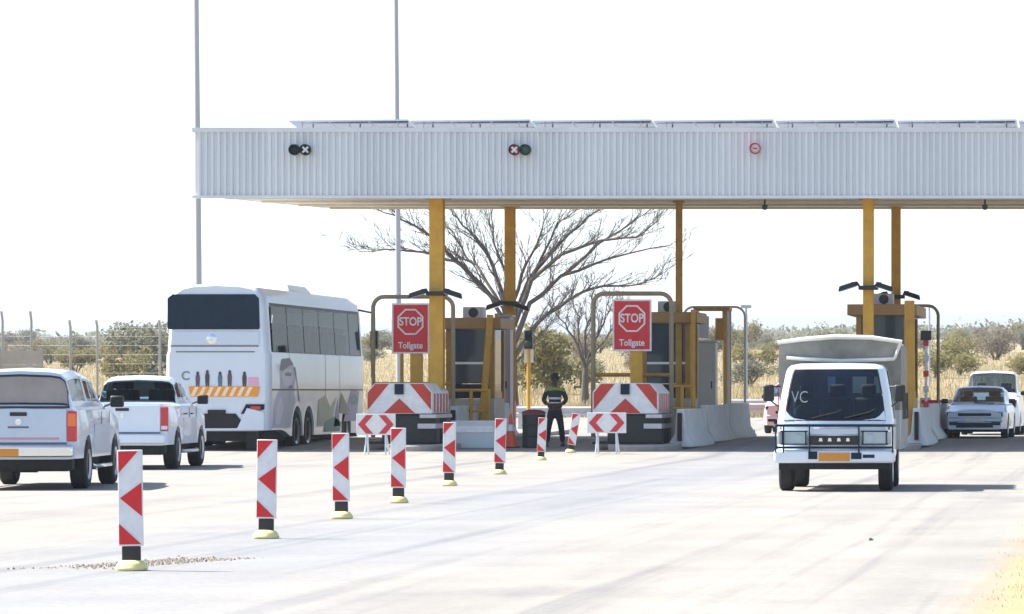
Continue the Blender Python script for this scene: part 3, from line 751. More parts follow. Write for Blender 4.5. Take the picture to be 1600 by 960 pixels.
# ------------------------------------------------------------------ traffic cones, drums, bins, guard rails, boom
cone0 = None
for px, py, h, lb in ((798, 700, .85, 'tall orange cone at the foot of the ochre column'), (741, 700, .55, 'small red cone in front of the pale plastic barrier'), (1022, 692, .5, 'small red cone at the corner of the second impact cushion'), (693, 700, .6, 'red cone at the corner of the first impact cushion')):
    p = ground_hit(px, py)
    if cone0 is None:
        cone0 = thing('traffic_cone', lb, 'traffic cone', p, 0, 'red and orange traffic cones')
        mb = MB(); mb.lathe([(.03, .19), (.05, .17), (.40, .10), (.6, .06), (.85, .03)], (0, 0, 0), 'Z', 16); mb.build('cone_body', M_orange, cone0)
        mb = MB(); mb.lathe([(.42, .099), (.58, .067)], (0, 0, 0), 'Z', 16); mb.v = [(x * 1.03, y * 1.03, z) for x, y, z in mb.v]; mb.build('white_sleeve', M_wht, cone0)
        mb = MB(); mb.b(-.22, .22, -.22, .22, 0, .03); mb.build('cone_base', M_dark, cone0, bevel=.01)
    else:
        c = dup(cone0, p, 0, lb); c.scale = (h / .85,) * 3
p = ground_hit(834, 700)
rb = thing('waste_drum', 'dark waste drum with a red lid beside the standing guard', 'drum', p)
mb = MB(); mb.lathe([(0, .27), (.02, .29), (.28, .285), (.3, .3), (.32, .285), (.55, .285), (.57, .3), (.59, .285), (.84, .29)], (0, 0, 0), 'Z', 20); mb.build('drum_body', M_barrel, rb)
mb = MB(); mb.lathe([(.845, .30), (.9, .29), (.95, .16), (.96, .0)], (0, 0, 0), 'Z', 20); mb.build('lid', M_maroon, rb)
def guard_rail(px0, px1, d, label, m):
    x0, x1 = X(px0, d), X(px1, d); root = thing('guard_rail', label, 'guard rail', ((x0 + x1) / 2, d, terr(d)), 0); h = (x1 - x0) / 2
    W = [(-.02, .42), (-.06, .47), (-.06, .51), (-.02, .56), (-.02, .60), (-.06, .65), (-.06, .69), (-.02, .74), (0, .74), (0, .42)]
    mb = MB(); n = len(W); vs = [(sx, a - .06, b) for sx in (-h, h) for a, b in W]
    mb.add(vs, [(i, (i + 1) % n, n + (i + 1) % n, n + i) for i in range(n)] + [tuple(range(n)), tuple(range(2 * n - 1, n - 1, -1))]); mb.build('rail_beam', m, root)
    k = max(2, int(2 * h / 2.0) + 1)
    for i in range(k):
        x = lerp(-h + .1, h - .1, i / (k - 1)); mb = MB(); mb.b(x - .06, x + .06, -.055, .08, 0, .78); mb.build('rail_post', M_galv, root)
guard_rail(1128, 1290, 128, 'faded red guard rail behind the concrete barriers and the truck', mat('rail_red', (.50, .30, .27), .6, c2=(.6, .5, .47), scale=1))
guard_rail(1130, 1300, 133, 'grey guard rail parallel behind the faded red one', M_galv)
guard_rail(808, 1000, 124, 'grey guard rail behind the standing guard', M_galv)
guard_rail(690, 800, 125, 'grey guard rail behind the first booth', M_galv)
# boom
bo = thing('boom_gate', 'red boom arm on a pedestal between the third booth and the pale blue car', 'boom gate', (X(1446, 109), 109, terr(109)))
mb = MB(); mb.b(-.16, .16, -.18, .18, 0, 1.1); mb.build('pedestal', M_wht, bo, bevel=.02)
mb = MB(); mb.b(-.1, 2.6, -.24, -.19, .93, 1.03); bm_ = mb.build('boom_arm', M_rw, bo)
for k in range(3):
    mb = MB(); mb.b(.5 + k * .75, .85 + k * .75, -.246, -.184, .926, 1.034); mb.build('white_band', M_wht, bm_)

# ------------------------------------------------------------------ delineators
def delineator():
    root = thing('delineator', '', 'delineator', (0, 0, 0), 0, 'row of red and white delineators down the road')
    w2, z0, z1 = .105, .21, 1.04
    mb = MB(); mb.b(-w2, w2, 0, .03, z0, z1); mb.build('panel', M_wht, root, bevel=.006)
    mb = MB(); y0, y1 = -.006, -.001; e = .006; a = -w2 + e; b = w2 - e; H = z1 - z0
    zz = lambda f: z0 + H * f
    mb.prism([(a, zz(.985)), (a, zz(.76)), (b - .03, zz(.985))], y0, y1)
    mb.prism([(b, zz(.66)), (a + .012, zz(.50)), (b, zz(.31))], y0, y1)
    mb.prism([(a, zz(.235)), (a, zz(.02)), (b - .01, zz(.02))], y0, y1)
    mb.build('red_chevron', M_red, root)
    mb = MB(); mb.b(-.078, .078, -.005, .045, .085, .209); mb.build('neck', M_black, root, bevel=.008)
    mb = MB(); mb.lathe([(0, .135), (.02, .14), (.05, .125), (.075, .105), (.086, .07), (.087, .0)], (0, .015, .004), 'Z', 20); mb.build('rubber_base', M_basey, root)
    return root
DL = [(205, 893, 0, 'delineator on cream base beside the silver pickup, the largest of the row'), (415, 843, .5, 'delineator below the rear corner of the bus, second in size'), (533, 812, -1, 'delineator in front of the wheels of the bus'),
      (622, 787, 1, 'delineator in front of the double arrow board beside the bus'), (701, 760, 0, 'delineator in front of the first booth and the red cone'), (780, 742, 1.5, 'delineator in front of the orange foot of a column'),
      (845, 720, 3, 'slightly leaning delineator at the foot of the waste drum'), (891, 708, 8, 'clearly leaning delineator beside the standing guard')]
d0 = None
for px, py, tl, lb in DL:
    p = ground_hit(px, py); p.z += .006
    if d0 is None: d0 = delineator(); d0.location = p; d0['label'] = lb; o = d0
    else: o = dup(d0, p, 0, lb)
    o.rotation_euler = (R(random.uniform(-1, 1)), R(tl + random.uniform(-1.2, 1.2)), R(random.uniform(-6, 6)))
    if py < 725: o.scale = (.92, .92, .92)

# ------------------------------------------------------------------ vehicles
def wheel(parent, x, y, r, wd, rimr=.6, n=24):
    s_ = 1 if x > 0 else -1
    root = bpy.data.objects.new('wheel', None); col.objects.link(root); root.parent = parent; root.location = (x, y, r); root.empty_display_size = .1
    h = wd / 2
    mb = MB(); mb.lathe([(-h * .8, r * .5), (-h, r * .66), (-h, r * .9), (-h * .75, r), (h * .75, r), (h, r * .9), (h, r * .66), (h * .8, r * .5)], (0, 0, 0), 'X', n); mb.build('tyre', M_rubber, root)
    mb = MB(); o = s_ * h
    mb.lathe([(o * .35, r * .58), (o * .85, r * .66), (o * 1.01, r * .62), (o * .9, r * .55), (o * .6, r * .4), (o * .75, r * .14), (o * .8, .0)] if s_ > 0 else
             [(o * .8, .0), (o * .75, r * .14), (o * .6, r * .4), (o * .9, r * .55), (o * 1.01, r * .62), (o * .85, r * .66), (o * .35, r * .58)], (0, 0, 0), 'X', n)
    rim = mb.build('rim', M_rim, root)
    mb = MB()
    for k in range(6):
        a = 2 * math.pi * k / 6; mb.lathe([(o * .74, .0), (o * .75, r * .07), (o * .6, r * .07)], (0, math.cos(a) * r * .3, math.sin(a) * r * .3), 'X', 8)
    mb.build('rim_holes', M_dark, rim)
    return root

def arch_zb(y, sill, axles, ra, rw):
    z = sill
    for ya in axles:
        if abs(y - ya) < ra: z = max(z, rw + math.sqrt(ra * ra - (y - ya) ** 2))
    return z
def stations_for(y0, y1, axles, ra, step=.28):
    ys = list(np.arange(y0, y1, step)) + [y1]
    for a in axles:
        ys = [y for y in ys if not (a - ra - .02 < y < a + ra + .02)]
        ys += [a - ra - .004, a - ra + .004] + [a + ra * math.sin(t) for t in np.linspace(-1.35, 1.35, 9)] + [a + ra - .004, a + ra + .004]
    return sorted(set(round(float(y), 4) for y in ys if y0 <= y <= y1))

def pickup(name, label, loc, rz, canopy, paint, plates):
    root = thing(name, label, 'pickup', loc, rz)
    hw = .90; rw = .385; ra = .46; ax = (-1.52, 1.60); y0, y1 = -2.58, 2.58
    ys = stations_for(y0, y1, ax, ra)
    def top(y):
        if y < 1.25: return 1.30
        return lerp(1.28, 1.12, sstep(1.25, 2.5, y))
    st = []
    for y in ys:
        e = 1 - .10 * sstep(2.2, 2.58, y) ** 2 - .035 * sstep(-2.48, -2.58, y)
        h = hw * e; z0_ = arch_zb(y, .48, ax, ra, rw); zt_ = top(y); fl = .025 * max(0, max(1 - abs(y - a) / .6 for a in ax))
        st.append((y, [(0, z0_), (h - .12, z0_), (h + fl, z0_ + .012), (h + fl, max(.82, z0_ + .05)), (h - .01 + fl, max(1.04, z0_ + .08)), (h - .035, zt_ - .05), (h - .09, zt_), (h - .16, zt_ + .004), (0, zt_ + .012)]))
    Loft(st).obj('body', paint, root)
    # cab / canopy
    hb, ht = .80, .63; zb_ = 1.28; zr = 1.86
    def prof(k, ztop, zb2=zb_, w=1.0):     # k=0 collapsed at belt, 1 full
        return [(hb * w, zb2), (hb * w - .015, lerp(zb2 + .004, zb2 + .06, k)), (lerp(hb - .06, ht + .05, k) * w, lerp(zb2 + .01, ztop - .10, k)), (lerp(hb - .12, ht - .03, k) * w, lerp(zb2 + .013, ztop - .025, k)), (lerp(hb - .25, ht - .18, k) * w, lerp(zb2 + .015, ztop, k)), (0, lerp(zb2 + .018, ztop + .02, k))]
    if canopy:
        C = Loft([(-2.54, prof(0, zr)), (-2.40, prof(.96, 1.87)), (-1.55, prof(1, 1.90)), (-.72, prof(1, 1.89)), (-.66, prof(1, 1.86)), (-.2, prof(1, 1.85)), (.42, prof(1, 1.80)), (1.38, prof(0, zr))])
    else:
        C = Loft([(-.86, prof(0, zr)), (-.66, prof(.97, 1.82)), (-.3, prof(1, 1.855)), (.0, prof(1, 1.85)), (.42, prof(1, 1.81)), (1.38, prof(0, zr))])
    nS = C.n
    side_w = [(1.12, 2.8, 1.12, 1.9), (4.05, 4.95, 1.12, 1.9), (5.08, 6.3, 1.12, 1.9)] if canopy else [(1.12, 2.45, 1.15, 1.92), (2.6, 4.3, 1.15, 1.92)]
    C.open_shell('cab_shell', paint, root, [(.12, .86, 1.7, 5), (nS - 1.9, nS - 1.12, 1.7, 5)] + side_w)
    mb = MB(); C.patch(mb, .12, .86, 1.7, 5, across=True, ntt=8, off=-.004); mb.build('rear_window', M_dust_reflect_glass if canopy else pane_mat(), root)
    mb = MB(); C.patch(mb, nS - 1.9, nS - 1.12, 1.7, 5, across=True, ntt=8, off=-.004); mb.build('windscreen', pane_mat(), root)
    mb = MB(); C.patch(mb, .07, .91, 1.5, 1.72, (1, -1), .003, 4, 2); C.patch(mb, .07, .13, 1.5, 5, across=True, off=.003, ni=2, ntt=8); C.patch(mb, .85, .91, 1.5, 5, across=True, off=.003, ni=2, ntt=8); mb.build('window_seal', M_black, root)
    mb = MB(); mb.b(-.76, .76, -.6 if not canopy else -2.3, 1.2, zb_ + .022, zb_ + .034); mb.build('cabin_floor', M_dark, root)
    for (sx_, sy_) in ((-.38, .25), (.38, .25), (-.42, -.45), (.42, -.45)):
        mb = MB(); mb.b(sx_ - .25, sx_ + .25, sy_ - .06, sy_ + .06, zb_ + .035, zb_ + .30); mb.b(sx_ - .13, sx_ + .13, sy_ - .05, sy_ + .05, zb_ + .32, zb_ + .50); mb.tube([(sx_, sy_, zb_ + .29), (sx_, sy_, zb_ + .33)], .03, 6); mb.build('seat', mat('car_seat', (.035, .038, .045), .9), root, bevel=.03)
    for s_ in (1, -1):
        for w_ in side_w:
            mb = MB(); C.patch(mb, *w_, (s_,), off=-.003); mb.build('side_window', pane_mat(), root)
        # doors, handles, mirror, step
        for ya, yb in ((-.70, .12), (.14, 1.02)):
            mb = MB(); mb.b(s_ * (hw + .001) - .006, s_ * (hw + .001) + .006, ya, yb, .58, 1.02); dr = mb.build('door', paint, root, bevel=.004)
            mb = MB(); mb.b(s_ * (hw + .02) - .014, s_ * (hw + .02) + .014, ya + .06, ya + .26, 1.08, 1.11); mb.build('handle', M_black if not canopy else M_chrome, dr)
            mb = MB(); mb.b(s_ * (hw - .006) - .004, s_ * (hw - .006) + .006, yb + .003, yb + .016, .56, 1.22); mb.build('door_gap', M_seam, dr)
        mb = MB(); mb.box((s_ * 1.03, .98, 1.38), (.22, .10, .19)); mi = mb.build('mirror', M_black, root, bevel=.03)
        mb = MB(); mb.tube([(s_ * .82, 1.0, 1.30), (s_ * .98, .98, 1.36)], .02, 6); mb.build('mirror_stalk', M_black, mi)
        mb = MB(); mb.tube([(s_ * (hw - .02), -.9, .36), (s_ * (hw + .02), -.8, .34), (s_ * (hw + .02), 1.0, .34), (s_ * (hw - .02), 1.1, .36)], .035, 8); mb.build('side_step', M_chrome if canopy else M_alu, root)
        # tail lamps
        mb = MB(); mb.box((s_ * (hw - .085), y0 - .006, 1.0), (.15, .05, .48)); t = mb.build('tail_light', M_redlens, root, bevel=.02)
        mb = MB(); mb.box((s_ * (hw - .085), y0 - .034, 1.10 if canopy else .83), (.12, .008, .20 if canopy else .07)); mb.build('lamp_lens', M_orlens if canopy else M_wht, t)
        mb = MB(); mb.box((s_ * .62, 2.575, .92), (.34, .06, .16)); mb.build('headlight', M_clear, root, bevel=.02)
        for ya in ax:
            wheel(root, s_ * (hw - .10), ya, rw, .26)
    mb = MB(); mb.box((0, 2.57, .90), (.8, .06, .18)); mb.build('grille', M_chrome, root, bevel=.01)
    mb = MB(); mb.b(-.86, .86, 2.45, 2.68, .48, .76); mb.build('front_bumper', paint, root, bevel=.04)
    # tailgate
    mb = MB(); mb.b(-.735, .735, y0 - .022, y0 + .01, .74, 1.28); tg = mb.build('tailgate', paint, root, bevel=.012)
    mb = MB(); mb.b(-.735, .735, y0 - .026, y0 - .018, .715, .74); mb.build('tailgate_gap', M_seam, tg)
    mb = MB(); mb.box((0, y0 - .03, 1.19), (.26, .02, .06)); mb.build('handle', M_black, tg, bevel=.01)
    mb = MB(); mb.lathe([(-.012, .0), (-.01, .05), (0, .05)], (0, y0 - .022, 1.07), 'Y', 14); mb.build('badge', M_chrome, tg)
    if canopy:
        mb = MB(); mb.b(-.6, .62, y0 - .027, y0 - .021, .79, .825); mb.build('trim_strip', mat('strip_pink', (.55, .28, .34), .4), tg)
        mb = MB(); mb.b(-.78, .78, y0 - .03, y0 + .02, 1.283, 1.315); mb.build('canopy_seal', M_black, root)
        mb = MB(); mb.b(-.16, .16, y0 - .028, y0 - .022, .97, 1.0); mb.build('lettering_strip', M_seam, tg)
    mb = MB(); mb.b(-.84, .84, y0 - .14, y0 + .02, .52, .70); mb.build('rear_bumper', M_chrome if canopy else paint, root, bevel=.03)
    mb = MB(); mb.b(-.80, -.22, y0 - .148, y0 - .141, .53, .66) if not canopy else mb.b(-.62, .02, y0 - .155, y0 - .142, .53, .65); pl = mb.build('number_plate', plates, root)
    if canopy: mb = MB(); mb.b(-.78, -.58, y0 - .159, y0 - .150, .54, .65); mb.build('plate_mark', mat('plate_lime', (.55, .55, .10), .5), pl)
    mb = MB(); mb.b(-.72, .72, -2.45, 2.35, .29, .58); mb.b(-.80, .80, -2.5, -2.2, .32, .52); mb.build('underbody', M_dark, root)
    mb = MB(); mb.tube([(-.8, -1.52, rw), (.8, -1.52, rw)], .07, 8); mb.lathe([(-.13, .0), (-.13, .13), (.13, .13), (.13, 0)], (0, -1.52, rw), 'X', 12); mb.build('rear_axle', M_dark, root)
    mb = MB(); mb.tube([(.55, -2.0, .34), (.55, -2.55, .33)], .035, 8); mb.build('exhaust', M_dark, root)
    return root
pickup('pickup_truck', 'silver pickup with a canopy over its load bed, behind the white pickup', (X(69, 62.6), 62.6, .006), 7.2, True, M_silver, M_plate_o)
pickup('pickup_truck', 'white double cab pickup with open bed between the bus and the silver pickup', (X(225, 78.2), 78.2, .006), 5.2, False, M_white, M_plate_w)

# --- coach
def coach():
    d = 94.0
    root = thing('coach', 'white long distance coach with painted side stopping at the first toll lane', 'bus', (X(339, d), d, .03), 0)
    hw = 1.27; ax = (3.25, 4.6, 9.3); ra = .62; rw = .52; L_ = 12.1
    ys = [0, .05, .16] + stations_for(.4, L_ - .6, ax, ra, .5) + [L_ - .35, L_ - .12, L_ - .03, L_]
    st = []
    for y in ys:
        ins = .10 * max(0, 1 - y / .16) ** 2 + .22 * sstep(L_ - .6, L_, y) ** 2
        zt_ = 4.13 - .05 * max(0, 1 - y / .16) ** 2 - .35 * sstep(L_ - 1.2, L_, y) ** 2
        h = hw - ins; z0_ = arch_zb(y, .38, ax, ra, rw)
        if y < 2.4: z0_ = lerp(.55, .38, sstep(1.6, 2.4, y)) if z0_ < .6 else z0_
        st.append((y, [(0, z0_), (h - .2, z0_), (h - .004, z0_ + .02), (h, max(1.0, z0_ + .06)), (h + .004, 1.55), (h, 2.42), (h - .03, 2.5), (h - .10, 3.62), (h - .17, 3.90), (h - .32, zt_ - .06), (h - .6, zt_), (0, zt_ + .03)]))
    B = Loft(st); bo_ = B.obj('body', M_bus, root, angle=30)
    bm = bmesh.new(); bm.from_mesh(bo_.data)      # open the window band on both flanks
    dead = [f for f in bm.faces if (lambda c, e: 2.49 < e[0] and e[1] < 3.63 and .5 < c.y < 11.45 and abs(c.x) > 1.0)(f.calc_center_median(), (min(v.co.z for v in f.verts), max(v.co.z for v in f.verts)))]
    bmesh.ops.delete(bm, geom=dead, context='FACES'); bm.to_mesh(bo_.data); bm.free()
    mb = MB(); mb.b(-1.15, 1.15, .15, 11.4, 2.0, 2.06); mb.b(-1.05, 1.05, .12, 11.3, 3.66, 3.70); mb.build('saloon_floor', M_dark, root)
    M_seat = mat('coach_seat', (.05, .055, .075), .9, var=.2, scale=6)
    for k in range(11):
        yy = .9 + k * .93
        for xx in (-.80, .80):
            mb = MB(); mb.b(xx - .38, xx + .38, yy - .45, yy, 2.35, 2.48); mb.b(xx - .38, xx + .38, yy - .52, yy - .42, 2.45, 3.05); mb.b(xx - .30, xx - .08, yy - .52, yy - .43, 3.05, 3.22); mb.b(xx + .08, xx + .30, yy - .52, yy - .43, 3.05, 3.22); mb.build('seat', M_seat, root, bevel=.03)
    n = B.n
    iy = lambda yy: next(i + (yy - ys[i]) / (ys[i + 1] - ys[i]) for i in range(n - 1) if ys[i] <= yy <= ys[i + 1])
    # rear: window, hood seams, lamps
    zr = lambda py: Z(py, d) - .03
    xr_ = lambda px: X(px, d) - X(339, d)
    mb = MB(); x0, x1, z0_, z1 = xr_(262), xr_(406), zr(515), zr(460)
    r_ = .10; mb.prism([(x0 + .02, z0_), (x1 - .02, z0_), (x1, z0_ + .05), (x1 - .02, z1 - r_), (x1 - .02 - r_, z1), (x0 + .02 + r_, z1), (x0, z1 - r_), (x0, z0_ + .05)], -.03, -.004); mb.build('rear_window', M_navy, root, bevel=.01)
    for py, a, b, h in ((541, 266, 404, .03), (550, 275, 398, .025), (648, 320, 352, .03)): mb = MB(); mb.b(xr_(a), xr_(b), -.014, -.002, zr(py) - h / 2, zr(py) + h / 2); mb.build('hood_seam', M_seam, root)
    mb = MB(); mb.b(xr_(268), xr_(405), -.022, -.003, zr(539), zr(518)); mb.build('upper_panel', mat('bus_panel_blue', (.55, .62, .72), .3, coat=.3), root, bevel=.02)
    mb = MB(); mb.lathe([(-.035, .0), (-.034, .10), (-.02, .13), (-.0, .13)], (xr_(331), 0, zr(530)), 'Y', 20); mb.lathe([(-.042, .0), (-.042, .05), (-.03, .05)], (xr_(331), 0, zr(530)), 'Y', 16); mb.build('emblem', M_chrome, root)
    # hazard strip
    a, b, z0_, z1 = xr_(298), xr_(406), zr(620), zr(604)
    mb = MB(); mb.prism([(a, z0_), (b - .05, z0_), (b, z1), (a - .05, z1)], -.02, -.003); hsx = mb.build('hazard_strip', mat('hazard_orange', (.80, .30, .02), .5), root)
    mb = MB(); kk = 8
    for k in range(kk):
        s0 = lerp(a, b - .18, k / kk); mb.prism([(s0, z0_ + .015), (s0 + .09, z0_ + .015), (s0 + .20, z1 - .015), (s0 + .11, z1 - .015)], -.026, -.021)
    mb.build('hazard_stripes', mat('hazard_pale', (.85, .70, .50), .5), hsx)
    # row of little printed figures and pink square
    pm = [mat('print_purple', (.12, .07, .10), .6), mat('print_dark', (.06, .05, .05), .6), mat('print_blue', (.10, .16, .20), .6)]
    for i, px in enumerate((309, 324, 344, 359, 382)):
        mb = MB(); x = xr_(px); zb2 = zr(604); h = .36 + .04 * (i % 2); mb.mi = i % 3
        mb.prism([(x - .042, zb2), (x - .008, zb2), (x, zb2 + h * .3), (x + .008, zb2), (x + .042, zb2), (x + .055, zb2 + h * .55), (x + .045, zb2 + h * .78), (x - .045, zb2 + h * .78), (x - .055, zb2 + h * .55)], -.012, -.003)
        mb.mi = 1; mb.prism([(x + .038 * math.cos(t), zb2 + h * .88 + .05 * math.sin(t)) for t in np.linspace(0, 2 * math.pi, 9)[:-1]], -.012, -.003); mb.build('printed_figure', pm, root)
    mb = MB(); mb.b(xr_(388), xr_(404), -.012, -.003, zr(602), zr(590)); mb.build('printed_square', mat('print_pink', (.72, .36, .50), .6), root)
    text('C', .30, mat('print_grey', (.22, .23, .26), .6), 'lettering', root, (xr_(290), -.006, zr(588)), bold=.006)
    for s_ in (1, -1):
        mb = MB(); hh = hw
        pts = [(s_ * (hh - .02 - .08), zr(632)), (s_ * (hh - .55), zr(632)), (s_ * (hh - .68), zr(647)), (s_ * (hh - .45), zr(646)), (s_ * (hh - .11), zr(640))]
        mb.prism(pts, -.03, .0); t = mb.build('tail_light', M_glass, root)
        mb = MB(); mb.b(s_ * (hh - .32) - .12, s_ * (hh - .32) + .12, -.036, -.031, zr(641), zr(635)); mb.build('lamp_lens', M_redlens, t)
    mb = MB(); mb.prism([(-1.17, .56), (1.17, .56), (1.17, 1.02), (.74, 1.12), (.5, .62), (-.5, .62), (-.74, 1.12), (-1.17, 1.02)], -.05, .0); mb.build('rear_bumper', M_bus, root, bevel=.03)
    mb = MB(); mb.prism([(-.49, .58), (.49, .58), (.60, .80), (.46, .98), (-.46, .98), (-.60, .80)], -.02, -.002); mb.b(-.22, .22, -.04, -.021, .95, 1.07); mb.build('engine_opening', M_dark, root)
    mb = MB(); mb.b(-1.1, 1.1, .25, 2.5, .30, .62); mb.b(-1.08, 1.08, 2.5, L_ - .4, .28, .55); mb.build('underbody', M_dark, root)
    for s_ in (-1, 1): mb = MB(); mb.b(s_ * .85 - .15, s_ * .85 + .15, .1, .14, .10, .55); mb.build('mud_flap', M_rubber, root)
    for s_ in (1, -1):
        # glazing band, panes with dark mullions
        edges = [.55, 2.3, 4.2, 6.1, 8.0, 9.9, 11.3]
        for a_, b_ in zip(edges, edges[1:]):
            mb = MB(); B.patch(mb, iy(a_ + .04), iy(b_ - .04), 6.0, 7.0, (s_,), .006, 3, 5); mb.build('side_window', pane_mat('coach_pane', 1.11, (.50, .56, .60, 1)), root)
            mb = MB(); B.patch(mb, iy(a_ - .06), iy(a_ + .06), 5.98, 7.02, (s_,), -.02, 3, 5); mb.build('window_pillar', M_black, root)
        mb = MB(); B.patch(mb, iy(.50), iy(11.4), 5.82, 5.99, (s_,), .004, 40, 2); B.patch(mb, iy(.50), iy(11.4), 7.01, 7.3, (s_,), .004, 40, 2); mb.build('window_surround', M_black, root)
        mb = MB(); B.patch(mb, iy(.3), iy(11.5), 3.99, 4.04, (s_,), .005, 40, 2); mb.build('side_seam', M_seam, root)
        mb = MB()
        for yy in (2.3, 6.6, 8.4): B.patch(mb, iy(yy), iy(yy + .03), 3.0, 5.7, (s_,), .005, 2, 6)
        mb.build('locker_gap', M_seam, root)
        for k, ya in enumerate(ax): wheel(root, s_ * (hw - .17), ya, rw, .30)
        mb = MB(); mb.tube([(s_ * .9, L_ - .25, 3.8), (s_ * 1.35, L_ + .25, 3.7), (s_ * 1.42, L_ + .3, 3.2)], .03, 8); mb.box((s_ * 1.42, L_ + .3, 2.95), (.2, .16, .5)); mb.build('mirror', M_black, root)
    # painted picture on the kerb side: grey portrait and coloured shapes
    def side_poly(mb, pts, off=.006):   # pts in (y, z), placed on the flat flank
        mb.add([(hw + .004 + off, y, z) for y, z in pts], [tuple(range(len(pts)))])
    def blob(cy, cz, ry, rz_, n=26, j=.05, seed=1):
        r2 = random.Random(seed); return [(cy + ry * math.cos(t) * (1 + r2.uniform(-j, j)), cz + rz_ * math.sin(t) * (1 + r2.uniform(-j, j))) for t in np.linspace(0, 2 * math.pi, n + 1)[:-1]]
    mb = MB()
    mb.mi = 0; side_poly(mb, [(.45, .62), (.5, 1.1), (.9, 1.45), (1.25, 1.6), (1.2, 2.05), (1.5, 2.3), (2.3, 2.34), (2.8, 2.15), (3.0, 1.85), (2.75, 1.5), (3.0, 1.3), (2.6, .9), (2.4, .62)], .003)
    mb.mi = 1; side_poly(mb, [(1.2, 2.05), (1.4, 2.33), (2.3, 2.36), (2.75, 2.2), (2.2, 2.16), (1.6, 2.02)], .005); side_poly(mb, [(2.75, 2.1), (3.1, 1.8), (3.3, 1.3), (3.5, 1.24), (3.2, 1.75), (2.95, 2.15)], .005)
    mb.mi = 2; side_poly(mb, [(1.35, 1.95), (1.7, 2.08), (2.5, 2.1), (2.7, 1.8), (2.3, 1.62), (1.6, 1.68)], .007); side_poly(mb, [(.7, .7), (.8, 1.15), (1.3, 1.4), (1.6, 1.1), (1.2, .72)], .006)
    mb.mi = 1; side_poly(mb, blob(2.1, 1.95, .40, .05, seed=7), .009); side_poly(mb, blob(2.4, 1.62, .25, .06, seed=8), .009)
    MU = [mat('mural_pale', (.55, .55, .63), .5), mat('mural_dark', (.24, .22, .30), .5), mat('mural_white', (.68, .68, .74), .5), mat('mural_lime', (.46, .50, .32), .5), mat('mural_violet', (.30, .26, .48), .5), mat('mural_teal', (.06, .22, .22), .5), mat('mural_olive', (.15, .17, .12), .5)]
    mb.build('painted_portrait', MU, root); mb = MB()
    mb.mi = 3; side_poly(mb, [(5.6, .62), (5.7, 1.3), (6.6, 1.42), (7.2, 1.1), (8.0, 1.38), (7.5, .8), (6.9, .62)], .004)
    mb.mi = 4; side_poly(mb, [(8.9, .72), (10.6, .72), (11.0, 1.52), (9.9, 1.6)], .004); side_poly(mb, [(7.6, .6), (8.4, .6), (8.2, 1.35)], .006)
    mb.mi = 5; side_poly(mb, [(6.4, .46), (6.5, .72), (7.6, .86), (8.6, .7), (8.4, .46)], .006); side_poly(mb, blob(10.3, 1.3, .5, .15, seed=13), .007)
    mb.mi = 6; side_poly(mb, [(8.3, .95), (8.6, 1.5), (9.7, 1.0), (9.5, .9)], .008)
    mb.build('painted_shapes', MU, root)
    mb = MB(); mb.box((.1, 5.2, 4.17), (1.7, 2.6, .22), taper=.82); mb.build('air_conditioner', M_bus, root, bevel=.05)
    mb = MB(); mb.box((.2, .9, 4.08), (1.1, .9, .10), taper=.85); mb.build('roof_hatch', M_bus, root, bevel=.03)
    return root
coach()

